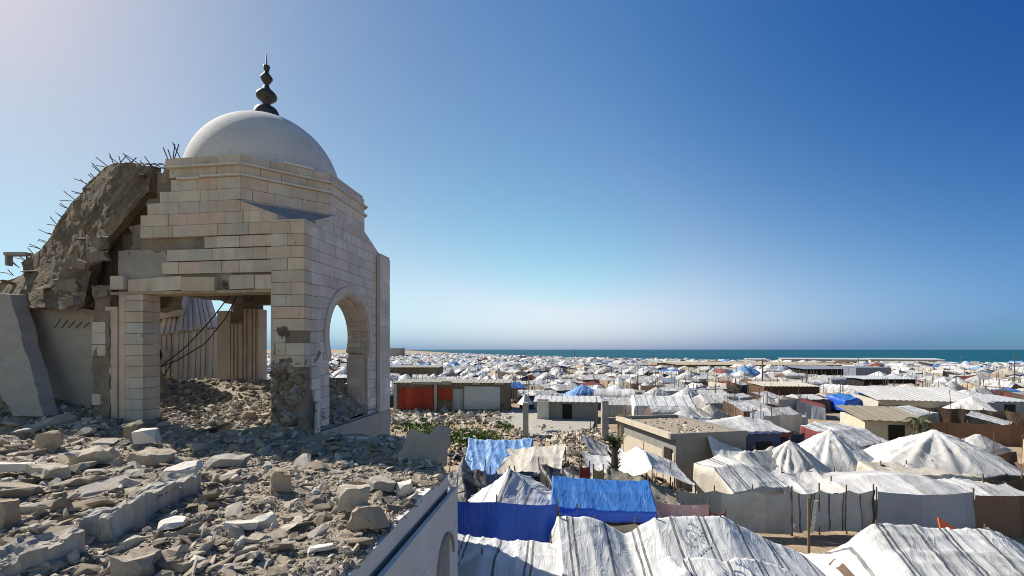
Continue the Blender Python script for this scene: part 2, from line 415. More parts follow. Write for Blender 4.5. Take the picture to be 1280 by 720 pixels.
for s in (-1, 1):                              # impost blocks and moulded jambs
    x0 = VC+s*1.09
    mb.box(min(x0, x0+s*.34), max(x0, x0+s*.34), 1.73, 1.9, -.62, .03, 0, .5, MR)
    for q, (d, w) in enumerate(((.0, .07), (.09, .05), (.16, .05), (.23, .06))):
        mb.box(min(x0+s*(.02+d-.1), x0+s*(.02+d-.1+w)), max(x0+s*(.02+d-.1), x0+s*(.02+d-.1+w)), -.05, 1.73, -.62 if q == 0 else -.12, -.1+.03*q, 0, .3+.15*q, MR)
    z = 0.
    while z < 1.7:
        mb.box(min(x0-s*.1, x0+s*.05), max(x0-s*.1, x0+s*.05), z+.005, min(z+.28, 1.73)-.005, -.62, -.2, 0, rg.random(), MR); z += .28
mb.build('arch_surround', [M_LIME], rw)
# --- far right pier and parapet sill of the arch
mb = MB(); z = -.35
while z < 5.0:
    mb.box(-.5, rg.uniform(-.005, .005), 4.25, 5.02, z+.006, z+.277, 0, rg.random()); z += .2835
mb.box(-.49, -.012, 4.26, 5.0, -.3, 5.12, 1, .5)
mb.box(-.10, .012, 4.18, 4.235, -.3, 5.0, 1, .6)
mb.build('corner_pier', [M_LIME_COOL, M_LIME], pav)
# --- drum facets
mb = MB()
facets = []
for i in range(8):
    a = R(-90+45*i); nx_, ny_ = math.cos(a), math.sin(a)
    ang = a+math.pi/2
    ox, oy = CU+AP*nx_-math.cos(ang)*HS, CV+AP*ny_-math.sin(ang)*HS
    facets.append(wallM(ox, oy, ang))
for i in range(1, 8):
    if i in (5, 6, 7): continue                # the back left of the drum is hidden; plain core there
    M = facets[i]
    for z0, z1 in ((5.29, 5.57), (5.57, 5.84), (5.84, 6.12), (6.165, 6.385), (6.42, 6.64)):
        course(mb, M, .0, 2*HS, z0, z1, .14, rg=rg, lmin=.42, lmax=.72, mat=1 if i == 2 else 0)
drum = mb.build('drum', [M_LIME, M_LIME_COOL], pav)
mb = MB()
oc = [(CU+(AP-.03)/math.cos(R(22.5))*math.cos(R(-67.5+45*i)), CV+(AP-.03)/math.cos(R(22.5))*math.sin(R(-67.5+45*i))) for i in range(8)]
oc2 = [(CU+(x-CU)*.985, CV+(y-CV)*.985) for x, y in oc]
oc2[5] = (oc2[5][0]+.35, oc2[5][1]+.1); oc2[6] = (oc2[6][0]+.45, oc2[6][1]+.25)
mb.prism(oc2, 5.02, 6.60, 0, .4)
mb.build('drum_core', [M_MORTAR], drum)
mb = MB()
for i in (1, 2, 3):                            # two thin string courses; they break off on the left of the front
    for z0, z1, o in ((6.12, 6.165, .085), (6.382, 6.42, .10)):
        mb.box(-.02, 2*HS+.02, z0+.002, z1-.002, -.12, o, 0, .8, facets[i])
for a, b, z0 in ((-2.66, CU+HS+.02, 6.124), (-3.28, -2.68, 6.095)): mb.box(a, b, FV-.085, FV+.1, z0, z0+.04, 0, .8)
mb.box(-3.6, CU+HS+.02, FV-.10, FV+.1, 6.383, 6.419, 0, .8)
mb.box(HS*.9, HS*1.6, 6.645, 6.70, -.14, .02, 0, .9, facets[1]); mb.box(.0, 1.9, 6.645, 6.69, -.14, .01, 0, .6, facets[2])
mb.build('string_course', [M_PALE], drum)
def tri(a, b, c):                              # sloping triangles where the square turns into the octagon
    mb = MB()
    i = len(mb.v); mb.v += [Vector(a), Vector(b), Vector(c), Vector(a)-Vector((0,0,.2)), Vector(b)-Vector((0,0,.2)), Vector(c)-Vector((0,0,.2))]
    for f in ((0,1,2),(5,4,3),(0,3,4,1),(1,4,5,2),(2,5,3,0)): mb.face([i+q for q in f], 0, .5)
    mb.build('corner_slope', [M_SQUINCH], pav)
tri((-1.64, .055, 5.535), (-.15, 1.48, 5.535), (-.15, .055, 4.97))
tri((-.15, 3.52, 5.535), (-1.64, 4.95, 5.535), (-.15, 4.95, 4.97))
tri((-3.67, 4.95, 5.535), (-5.1, 3.52, 5.535), (-5.1, 4.95, 4.97))
# --- dome and finial
mb = MB(); prof = [(0.001, -.05)]
prof = [(2.06, -.05), (2.06, .0)]
for i in range(1, 33):
    t = math.pi/2*i/32; prof.append((max(.002, 2.06*math.cos(t)), 2.2*math.sin(t)))
mb.lathe(prof, 96, (CU-.1, CV, 6.58)); dome = mb.build('dome', [M_DOME], pav, True)
mb = MB()
fp = [(.36,-.16),(.36,.08),(.345,.18),(.29,.27),(.19,.33),(.1,.36),(.085,.40),(.12,.43),(.11,.46),(.2,.52),(.285,.60),(.30,.66),(.27,.74),(.19,.82),(.12,.88),(.1,.92),(.07,.98),(.07,1.03),(.12,1.10),(.175,1.2),(.17,1.24),(.11,1.32),(.065,1.38),(.06,1.42),(.085,1.5),(.1,1.58),(.085,1.6),(.03,1.62),(.02,1.66),(.015,2.0),(.003,2.02)]
mb.lathe([(r*.95, z*.95) for r, z in fp], 28, (CU-.1, CV, 8.82)); mb.build('finial', [M_BRONZE], dome, True)
# --- left front pier: stripped core, fluted jamb, dressed column
mb = MB()
z = 0.-.3
while z < 3.3:
    z1 = min(z+.27, 3.36); mb.box(-4.80, -4.30+rg.uniform(-.012, .012), FV+.03+rg.uniform(-.006,.006), FV+.5, z+.005, z1-.005, 0, rg.random()*.8); z += .27
for x0, x1, o in ((-5.30,-5.20,.07), (-5.19,-5.02,.03), (-5.01,-4.93,.06), (-4.92,-4.80,.02)):
    mb.box(x0, x1, FV+o, FV+.5, -.3, 3.0 if x0 < -5.01 else 3.36, 0, .45)
mb.box(-5.32, -5.00, FV+.0, FV+.4, 2.97, 3.06, 0, .6)
lp = mb.build('corner_pier', [M_LIME], pav)
mb = MB(); mb.rough_box(-5.75, -5.25, FV+.06, FV+.6, -.3, 3.6, .08, .08, 4, 0, None, 14)
for z0 in (1.85, 2.14, 2.42, .62): mb.box(-5.74, -5.36 if z0 > 1 else -5.5, FV+.03, FV+.2, z0, z0+.27, 1, rg.random())
mb.build('pier_core', [M_CORE, M_LIME], lp)
# --- back wall: two fluted corner piers, lintel; ceiling slab added to block light
mb = MB()
for x0, x1 in ((-6.1, -5.6), (-.75, -.5)):
    mb.box(x0, x1, 4.55, 5.0, -.2, 3.35, 0, .35)
for q in range(9):
    x0 = -5.55+q*.115; mb.box(x0, x0+.085, 4.52+.03*(q % 3), 5.0, -.2, 2.9 if q < 4 else 3.4, 0, .3+.06*(q % 3))
mb.rough_box(-5.6, -4.75, 4.62, 5.1, 2.6, 4.6, .1, .12, 4, 1, None, 17)
mb.rough_box(-4.75, -.6, 4.6, 5.0, 3.55, 5.0, .05, .2, 3, 1, None, 18)
mb.rough_box(-5.45, -5.0, .6, 4.6, 3.6, 5.0, .08, .2, 3, 1, None, 19)
mb.box(-5.0, -.7, .5, 4.6, 4.75, 5.0, 1, .4)
mb.build('back_wall', [M_LIME, M_CORE], pav)
mb = MB()                                      # inside splay of the arch wall, seen through the front
z = -.2
while z < 3.4: mb.box(-1.05, -.70, .3, .62, z+.004, z+.276, 0, rg.random()*.6); z += .28
mb.build('door_jamb', [M_LIME], pav)
mb = MB()
for a in ((-3.72, .3, 6.5), (-3.68, .35, 6.5), (-3.6, .2, 6.6)):
    a = Vector(a); mb.tube([a, a+Vector((rg.uniform(-.25, .2), rg.uniform(-.2, .1), .5))], .012, 5)
mb.tube([Vector((-3.3, .12, 6.64)), Vector((-3.5, .1, 7.05))], .011, 5); mb.tube([Vector((-3.48, .12, 6.64)), Vector((-3.33, .1, 7.0))], .011, 5)
mb.build('rebar', [M_STEEL], pav)

# --- the storey below, whose roof carries the rubble
stry = empty('stone_building', ORG, RZ, 'pale stone building whose broken flat roof is covered in rubble', 'building')
mb = MB()
roof_poly = [(-13, -12), (4.14, -12), (4.14, -2.6), (2.62, -.02), (2.62, .12), (.02, .12), (.02, 5.06), (-2.5, 5.3), (-4.2, 9), (-13, 9)]
mb.prism(roof_poly, -.55, -.03, 0, .5); mb.build('roof', [M_CONC], stry)
mb = MB(); lw = [(-12.9, -11.9), (4.27, -11.9), (4.27, -2.45), (2.75, .16), (.0, .2), (.0, 5.05), (-2.55, 5.28), (-4.25, 8.9), (-12.9, 8.9)]
mb.prism(lw, -5.5, -.56, 0, .5)
wl = mb.build('wall', [M_CONC], stry)
mb = MB(); MW = wallM(4.27, -11, R(90))
# slabs of facing on the side wall: a plain band under the roof edge, a dark open joint, big slabs below
x = 0.
while x < 8.4:
    e = min(x+1.25, 8.4); t_ = rg.uniform(-.05, .02); o_ = rg.uniform(-.01, .006); mb.prism([(x+.004, -.24), (e-.004, -.24), (e-.004, t_+rg.uniform(-.03, .02)), (x+(e-x)*.6, t_+rg.uniform(-.05, .02)), (x+(e-x)*.3, t_+rg.uniform(-.02, .03)), (x+.004, t_)], -.3, -.115+o_, 0, .55+.25*rg.random(), MW); x = e
x = .3; wi = (7.55, 8.05)
for row, (z0, z1) in enumerate(((-.86, -.275), (-1.45, -.865), (-2.05, -1.455), (-2.65, -2.055))):
    x = -.2-.4*(row % 2)
    while x < 8.55:
        e = min(x+1.1, 8.55)
        if e-x > .05 and not (row >= 1 and e > wi[0] and x < wi[1]):
            mb.box(x+.003, e-.003, z0, z1, -.06, rg.uniform(.0, .006), 0, .45+.4*rg.random(), MW)
        elif row >= 1:
            if wi[0]-x > .05: mb.box(x+.003, wi[0]-.003, z0, z1, -.06, .002, 0, .6, MW)
            if e-wi[1] > .05: mb.box(wi[1]+.003, e-.003, z0, z1, -.06, .002, 0, .6, MW)
        x = e
mb.prism([(7.9-.7, -2.7), (8.55, -2.7), (8.55, -.28), (8.3,-.28)], -.09, -.07, 0, .5, MW)
fac = mb.build('facing', [M_FACING], stry)
mb = MB()
c0 = ((wi[0]+wi[1])/2, -1.2)
for i in range(14):
    t0, t1 = math.pi*i/14, math.pi*(i+1)/14
    q = [(.40, t0), (.44, t0), (.44, t1), (.40, t1)]
    mb.hexa([MW@Vector((c0[0]+r*math.cos(t), c0[1]+r*math.sin(t)*1.0, .0)) for r, t in q]+[MW@Vector((c0[0]+r*math.cos(t), c0[1]+r*math.sin(t), .04)) for r, t in q], 0, .3)
mb.box(wi[0], wi[1], -2.6, -.95, -.05, -.03, 1, .3, MW)
wd = mb.build('window', [M_CONC, M_BRONZE], stry)
mb = MB()
for q in range(5): mb.box(wi[0]+.04+q*.1, wi[0]+.09+q*.1, -2.6, -1.0, -.03, -.005, 0, .4, MW)
mb.build('window_bars', [M_WOOD], wd)
mb = MB(); mb.rough_box(3.35, 3.75, -5.9, -5.35, -1.6, -.0, .02, .12, 3, 0, None, 4); mb.rough_box(3.2, 4.1, -5.3, -5.0, -.9, -.06, .03, .12, 3, 0, None, 6)
mb.build('parapet_stub', [M_CONC], stry)
# ================================================================ COLLAPSED SLABS, RUBBLE
def interp(pts, t):
    n = len(pts)-1; k = min(int(t*n), n-1); f = t*n-k
    return pts[k].lerp(pts[k+1], f)
def resample(pts, n):
    d = [0.]
    for a, b in zip(pts, pts[1:]): d.append(d[-1]+(b-a).length)
    out = []
    for i in range(n+1):
        L = d[-1]*i/n; k = 0
        while k < len(pts)-2 and d[k+1] < L: k += 1
        out.append(pts[k].lerp(pts[k+1], (L-d[k])/max(1e-6, d[k+1]-d[k])))
    return out
def ruled_slab(A, B, nu, nv, thick, amp, freq, seed=0, mb=None, mat=0, strata=0):
    """slab between two edge lines; thick = offset vector of its hidden face; both faces broken up by noise"""
    mb = mb or MB(); A = resample([Vector(p) for p in A], nu); B = resample([Vector(p) for p in B], nu)
    b = len(mb.v); thick = Vector(thick)
    for side in (0, 1):
        for i in range(nu+1):
            for j in range(nv+1):
                p = A[i].lerp(B[i], j/nv)+thick*side
                q = p*freq+Vector((seed, seed*2, 0))
                e = 1.0
                d = Vector((fbm(q.x, q.y, q.z), fbm(q.x+40, q.y, q.z), fbm(q.x, q.y+40, q.z)))*amp*2
                st = thick.normalized()*(-abs(nz(q.x*.35, q.y*.35, q.z*.35+9)))*amp*1.5
                if strata: st = st+thick.normalized()*-strata*math.floor(4*(.5+fbm(q.x*.9+3, q.y*.9, q.z*.9+q.x*.5, 3)))/4
                mb.v.append(p+d*e+st)
    w = nv+1; o = (nu+1)*w
    def tn(i): return .5+.4*nz(mb.v[i].x*.8, mb.v[i].y*.8, mb.v[i].z*.8)
    for i in range(nu):
        for j in range(nv):
            a = b+i*w+j; mb.face((a, a+1, a+w+1, a+w), mat, tn(a)); mb.face((a+o, a+o+w, a+o+w+1, a+o+1), mat, tn(a))
    for i in range(nu):
        for j in (0, nv):
            a = b+i*w+j; mb.face((a, a+w, a+w+o, a+o), mat, tn(a))
    for j in range(nv):
        for i in (0, nu):
            a = b+i*w+j; mb.face((a, a+1, a+1+o, a+o), mat, tn(a))
    return mb
def hull(rg, flat=.6, n=14, lx=1.25):
    bm = bmesh.new()
    for _ in range(n):
        p = Vector((rg.gauss(0, 1), rg.gauss(0, 1), rg.gauss(0, 1))).normalized()
        k = max(abs(p.x), abs(p.y), abs(p.z)); p = p/k*rg.uniform(.75, 1) if rg.random() < .75 else p
        bm.verts.new((p.x*.5*lx, p.y*.5, p.z*.5*flat))
    r = bmesh.ops.convex_hull(bm, input=bm.verts)
    bmesh.ops.delete(bm, geom=[g for g in r['geom_interior'] if isinstance(g, bmesh.types.BMVert)], context='VERTS')
    bmesh.ops.dissolve_limit(bm, angle_limit=R(14), verts=bm.verts, edges=bm.edges)
    bm.verts.index_update()
    vs = [v.co.copy() for v in bm.verts]; fs = [[v.index for v in f.verts] for f in bm.faces]; bm.free()
    return vs, fs
hr = random.Random(21)
HULLS_S = [hull(hr, hr.uniform(.4, .95), 7, hr.uniform(1, 1.5)) for _ in range(14)]
HULLS = [hull(hr, hr.uniform(.35, .95), hr.randint(14, 26), hr.uniform(1, 1.6)) for _ in range(24)]

def rot(rg, tilt=.35): return Matrix.Rotation(rg.uniform(0, 6.28), 4, 'Z') @ Matrix.Rotation(rg.gauss(0, tilt), 4, 'X') @ Matrix.Rotation(rg.gauss(0, tilt), 4, 'Y')
up = [P(-90, 420, 13.3), P(-20, 375, 13.1), P(7, 352, 13), P(23, 332, 12.95), P(40, 321, 12.9), P(60, 305, 12.8), P(69, 291, 12.7), P(86, 260, 12.6), P(112, 231, 12.4), P(125, 223, 12.3), P(134, 209, 12.2), P(148, 205, 11.9), P(193, 209, 11.5)]
lo = [P(-90, 392, 11.9), P(-20, 378, 11.8), P(10, 378, 11.7), P(55, 386, 11.5), P(104, 390, 11.4), P(112, 345, 11.4), P(124, 322, 11.4), P(143, 297, 11.4), P(167, 268, 11.4), P(191, 240, 11.4)]
org = P(60, 385, 11.4)
def local(pts, o): return [Vector(p)-o for p in pts]
slab = empty('collapsed_slab', org, 0, 'dark brown concrete roof slab tilted steeply against the left of the pavilion, rebar bristling along its edge', 'concrete slab')
def sub(pts, t0, t1, n=8): return [interp(resample(pts, 60), t0+(t1-t0)*k/n) for k in range(n+1)]
mb = MB()                                      # the slab broke across into three thick plates that slipped on one another
for t0, t1, off, sd_ in ((.0, .40, Vector((.05, .16, -.03)), 3), (.385, .70, Vector((-.04, .03, .03)), 5), (.69, 1.0, Vector((.0, -.10, .0)), 8)):
    A_ = [p+off for p in local(sub(up, t0, t1), org)]; B_ = [p+off for p in local(sub(lo, t0, t1), org)]
    A_ = [p+Vector((rnd.uniform(-.05, .05), 0, rnd.uniform(-.05, .05))) for p in A_]
    ruled_slab(A_, B_, 54, 54, (-.07, .36, .10), .022, 1.6, sd_, mb, 0, strata=.06)
mb2 = MB()
for q in range(14):                            # broken lumps sticking to the underside
    t, s = rnd.random(), rnd.random()
    p = interp(up, t).lerp(interp(lo, t), s)-org
    Mq = Matrix.Translation(p) @ Matrix.Rotation(rnd.uniform(0, 3), 4, 'X') @ Matrix.Rotation(rnd.uniform(0, 3), 4, 'Z')
    r = rnd.uniform(.1, .42); vs, fs = rnd.choice(HULLS); mb.mesh(vs, fs, Mq @ Matrix.Diagonal((r*1.6, r, r*.6, 1)), 0, rnd.random())
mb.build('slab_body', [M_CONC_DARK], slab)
mb = MB()
U = resample(up[2:], 22)
for i, p in enumerate(U):
    for q in range(2):
        a = p-org+Vector((rnd.uniform(-.05, .05), 0, -.05)); d = Vector((-.42+rnd.uniform(-.12, .12), .1, .17+rnd.uniform(-.12, .12)))*rnd.uniform(.6, 1.3)
        if i > 15: d = Vector((rnd.uniform(-.5, .35), rnd.uniform(-.2,.2), rnd.uniform(.1, .35)))*1.1
        mb.tube([a, a+d*.5, a+d+Vector((0, 0, rnd.uniform(-.06, .04)))], .011, 5)
for i in range(4):
    a = P(166+i*8, 212, 11.6)-org; mb.tube([a, a+Vector((.2, 0, .16)), a+Vector((.45, 0, .12)), a+Vector((.62, 0, .02))], .011, 5)
mb.build('rebar', [M_STEEL], slab)
mb = MB()
for (px, py, r) in ((124, 302, .17), (123, 322, .16), (86, 358, .2), (90, 378, .16), (80, 340, .14), (128, 368, .13), (100, 330, .12)):
    p = P(px, py, 10.95)-org; Mq = Matrix.Translation(p) @ Matrix.Rotation(rnd.uniform(-.4, .4), 4, 'Y') @ Matrix.Rotation(rnd.uniform(-.5, .5), 4, 'Z')
    mb.rough_box(-r, r, -r*.6, r*.6, -r*.75, r*.75, .07, .06, 5, 0, Mq, px)
mb.build('hanging_lump', [M_CORE], slab)
mb = MB(); p = P(9, 319, 12.9)-org
mb.box(0, .62, -.1, .1, -.02, .07, 0, .6, Matrix.Translation(p)); mb.box(.02, .08, -.08, .08, -.3, -.02, 0, .3, Matrix.Translation(p))
mb.build('broken_ledge', [M_CONC], slab)

o_ = P(160, 340, 12.1)                          # the torn wall core the slab leans on
cw = empty('broken_wall', o_, 0, 'torn grey rubble wall core filling the gap between tilted slab and stepped stonework', 'wall')
mb = ruled_slab(local([P(100, 352, 12.2), P(124, 312, 12.2), P(152, 280, 12.2), P(186, 244, 12.2), P(212, 236, 12.2)], o_), local([P(96, 400, 12.2), P(150, 392, 12.2), P(214, 385, 12.2)], o_), 40, 30, (.05, .4, 0), .07, 2.2, 17)
mb.build('masonry', [M_CORE], cw)
o_ = P(60, 500, 12.2)
pw = empty('concrete_wall', o_, 0, 'smooth grey concrete wall panel standing in shade beneath the tilted slab', 'wall panel')
mb = ruled_slab(local([P(20, 372, 12.3), P(118, 388, 12)], o_), local([P(20, 545, 12.3), P(118, 540, 12)], o_), 14, 16, (0, .3, 0), .012, 1.5, 2)
mb.build('panel', [M_CONC], pw)
mb = MB()
for k in range(5):
    a = P(68+k*9, 410, 11.95)-o_; mb.tube([a, a+Vector((.22, -.06, .22-.02*k))], .012, 5)
mb.build('rebar', [M_STEEL], pw)
o_ = P(20, 510, 11.2)
lb = empty('leaning_beam', o_, 0, 'weathered concrete beam leaning against the grey panel at the photo\'s left edge', 'beam')
mb = ruled_slab(local([P(-60, 366, 11.8), P(-34, 440, 11.5), P(20, 520, 11)], o_), local([P(14, 368, 11.6), P(32, 440, 11.4), P(56, 520, 11)], o_), 26, 8, (.05, .32, .04), .03, 3, 6)
mb.build('beam', [M_CONC], lb)

# fluted fragments of the fallen vault behind the pavilion
o_ = P(225, 465, 17.5)
fv = empty('fallen_vault', o_, 0, 'fluted stone vault fragment standing beyond the pavilion doorway, its upper half leaning', 'vault fragment')
def fluted(A0, A1, B0, B1, n, mats, name, dep=.16):
    mb = MB(); A0, A1, B0, B1 = [Vector(q)-o_ for q in (A0, A1, B0, B1)]
    nrm = (A1-A0).cross(B0-A0).normalized()
    if nrm.y > 0: nrm = -nrm
    for i in range(n):
        t0, t1 = i/n, (i+.86)/n
        d = dep*(.25+.75*((i*7) % 4)/3)
        q = [A0.lerp(A1, t0), A0.lerp(A1, t1), B0.lerp(B1, t1), B0.lerp(B1, t0)]
        mb.hexa([p-nrm*.4 for p in q]+[p+nrm*d for p in q], 0, .25+.5*((i*5) % 7)/6)
    mb.build(name, mats, fv)
fluted(P(168, 545, 17.6), P(278, 500, 18.0), P(172, 424, 17.6), P(280, 410, 18.0), 20, [M_PALE], 'fluted_wall')
fluted(P(172, 424, 17.5), P(272, 409, 17.9), P(212, 335, 19.6), P(250, 340, 19.9), 17, [M_LIME_COOL], 'leaning_flutes')  # upper edge raised out of sight to block the sun
fluted(P(160, 395, 17.4), P(196, 355, 18.6), P(222, 385, 17.7), P(240, 352, 19.0), 6, [M_PALE], 'broken_top', .05)
mb = MB(); c = P(196, 444, 17.2)-o_
for r0, r1, z0, z1, m in ((.30, .34, -.12, .12, 0),):
    for i in range(20):
        t0, t1 = 2*math.pi*i/20, 2*math.pi*(i+1)/20
        q = [(r0, t0), (r1, t0), (r1, t1), (r0, t1)]
        mb.hexa([c+Vector((r*math.cos(t), z0, r*math.sin(t))) for r, t in q]+[c+Vector((r*math.cos(t), z1, r*math.sin(t))) for r, t in q], 0, .3)
mb.prism([(c.x+.3*math.cos(t*.314), c.z+.3*math.sin(t*.314)) for t in range(20)], -.02, .02, 1, 0, Matrix(((1,0,0,0),(0,0,1,c.y),(0,1,0,0),(0,0,0,1))))
mb.build('round_drain', [M_LIME, M_CABLE], fv)
o_ = P(110, 480, 16.2)  # wall added mostly out of sight to keep sun off the pavilion floor
rwl = empty('sun_block_wall', o_, 0, 'added rough masonry wall blocking sun from the pavilion, hidden mostly behind the tilted slab', 'wall')
mb = ruled_slab(local([P(-60, 372, 14.6), P(60, 335, 15.2), P(120, 312, 15.9), P(178, 318, 16.6)], o_), local([P(-60, 560, 14.6), P(178, 540, 16.6)], o_), 40, 18, (-.1, .4, 0), .08, 1.6, 12)
mb.build('masonry', [M_CORE], rwl)
o_ = P(190, 488, 13.6)
ls = empty('leaning_board', o_, 0, 'pale plaster board propped on a battered timber inside the pavilion doorway', 'board')
mb = MB(); q = [P(160, 500, 13.9), P(199, 490, 13.6), P(181, 425, 14.1), P(160, 420, 14.2)]
mb.hexa([p-o_+Vector((0, .06, 0)) for p in q]+[p-o_ for p in q], 0, .6); mb.build('board', [M_PALE], ls)
mb = ruled_slab(local([P(172, 395, 13.9), P(199, 492, 13.4)], o_), local([P(178, 395, 13.9), P(207, 492, 13.4)], o_), 20, 3, (.02, .12, 0), .03, 5, 3)
mb.build('timber', [M_CORE], ls)
for nm, lab, pts in (('hanging_cable', 'taut black cable sagging across the pavilion doorway, upper one of the two', [(290, 366, 12.2), (262, 402, 12.8), (232, 434, 13.4), (196, 462, 14)]),
                     ('hanging_cable', 'slack black cable hanging just beneath the taut one in the pavilion doorway', [(298, 366, 12.2), (282, 398, 12.5), (256, 430, 12.9), (222, 450, 13.4), (198, 460, 14), (205, 470, 14), (215, 452, 13.8)])):
    mb = MB(); mb.tube(resample([P(*p) for p in pts], 18), .016, 5); tag(mb.build(nm, [M_CABLE]), lab, 'cable', 'cables hanging in the doorway')

# ---------------------------------------------------------------- rubble field on the roof
def inside_roof(u, v):
    if v > .1: return u < (-.05 if v < 5 else -2.4-.5*(v-5))
    if v > -2.6: return u < 2.6+(-v/2.6)*1.54
    return u < 4.12
def bump2(u, v, cu, cv, ru, rv, h): return h*math.exp(-((u-cu)/ru)**2-((v-cv)/rv)**2)
def rub_h(u, v):
    h = .05+.16*fbm(u*.8, v*.8, 1)+.12*fbm(u*2.4, v*2.4, 4)
    h += bump2(u, v, -7.5, 1.5, 2.2, 2.0, .55)+bump2(u, v, -10, -2, 3, 3, .35)
    h += bump2(u, v, -3.2, 4.2, 2.2, 1.8, .75)+bump2(u, v, -1.3, 3.2, .9, 1.1, .75)+bump2(u, v, -7, 5, 2.5, 2.5, .8)
    h += bump2(u, v, -.5, -.4, .8, .5, .16)+bump2(u, v, -4.9, -.6, 1.2, .8, .15)+bump2(u, v, -2.6, -.7, 1.2, .5, .08)
    h += .28/(1+math.exp(-((-u-.12*(v+6)*0-1.55-(v+4.0)*-.55)*4)))*(1 if v < -1.8 else max(0, 1-(v+1.8)/1.2))*0
    # raised left half, bounded by the long fallen kerb
    du = -(u-(-.9+(-v-2.8)*(-.12)))
    e = 4.14 if v < -2.6 else (2.6+(-v/2.6)*1.54 if v < .1 else 0)
    edge = min(1, max(0, (e-u)/.5)); h = h*(.35+.65*edge)
    return max(h, .0)
def roof_z(X, Y):
    u, v = to_uv(X, Y); return ORG.z+rub_h(u, v)
def roofpt(px, py):                            # where the photo's ray meets the rubble surface
    w = .05
    for _ in range(12):
        Y = FPX*(2-w)/(py-437); X = (px-640)/FPX*Y; u, v = to_uv(X, Y); w = .5*w+.5*rub_h(u, v)
    return Vector((X, Y, ORG.z+w))

mb = MB()                                      # the dust-and-chips bed
g = .085; nu_, nv_ = int(16.9/g), int(15/g); ids = {}
for i in range(nu_+1):
    for j in range(nv_+1):
        u, v = -12.75+i*g, -8.6+j*g
        if v > 6.5: continue
        e = 0 if v > .1 else (2.6+(-v/2.6)*1.54 if v > -2.6 else 4.13)
        if v > .1 and u > (.05 if v < 5 else -2.4-.5*(v-5)): continue
        if u > e+g: continue
        u2 = min(u, e-.01) if v <= .1 else min(u, -.06)
        w = rub_h(u2, v)+.03*fbm(u*6, v*6, 2, 3)
        ids[(i, j)] = len(mb.v); mb.v.append(FR @ Vector((u2, v, max(w, -.02))))
for (i, j), a in list(ids.items()):
    q = [(i, j), (i+1, j), (i+1, j+1), (i, j+1)]
    if all(k in ids for k in q): mb.face([ids[k] for k in q], 1, .5+.5*nz(i*.3, j*.3))
cnt = 0
rs = random.Random(31)
def rot(rg, tilt=.35): return Matrix.Rotation(rg.uniform(0, 6.28), 4, 'Z') @ Matrix.Rotation(rg.gauss(0, tilt), 4, 'X') @ Matrix.Rotation(rg.gauss(0, tilt), 4, 'Y')
def chip(p, s, tone):
    vs, fs = rs.choice(HULLS_S if s < .05 else HULLS)
    M = Matrix.Translation(p+Vector((0, 0, s*.14))) @ rot(rs, .5) @ Matrix.Diagonal((s*rs.uniform(.8, 1.5), s, s*rs.uniform(.6, 1.1), 1))
    mb.mesh(vs, fs, M, 0, min(1, max(0, tone)))
while cnt < 46000:
    px, py = rs.uniform(-90, 620), 476+(rs.random()**.8)*300
    p = roofpt(px, py); u, v = to_uv(p.x, p.y)
    if not inside_roof(u, v) or u < -9.5 or v > 6: continue
    if -.85 < u < 0 and .1 < v < .7: continue
    s = max(.012, 1.5*p.y/FPX)*(.65+.5*rs.random()**-.52)
    chip(p, min(s, .16), rs.gauss(.52, .28)); cnt += 1
for q in range(2600):                          # the heaps inside and behind the pavilion
    u, v = rs.uniform(-8.5, -.1), rs.uniform(.2, 6.4)
    if not inside_roof(u, v): continue
    p = FR @ Vector((u, v, rub_h(u, v)))
    chip(p, .06+.16*rs.random()**3, rs.gauss(.4, .25))
for q in range(4200):
    u, v = rs.uniform(-12.6, -8), rs.uniform(-8.4, 6.2); chip(FR @ Vector((u, v, rub_h(u, v))), .05+.2*rs.random()**3, rs.gauss(.5, .27))
for q in range(900):                           # spilled along the broken roof edge
    v = rs.uniform(-9.5, -2.6); u = 4.16-abs(rs.gauss(0, .16)); s = .015+.07*rs.random()**3; chip(FR @ Vector((u, v, -.02+.02*rs.random())), s, rs.gauss(.55, .25))
tag(mb.build('rubble', [M_RUB, M_DUST], fix=False), kind='stuff')

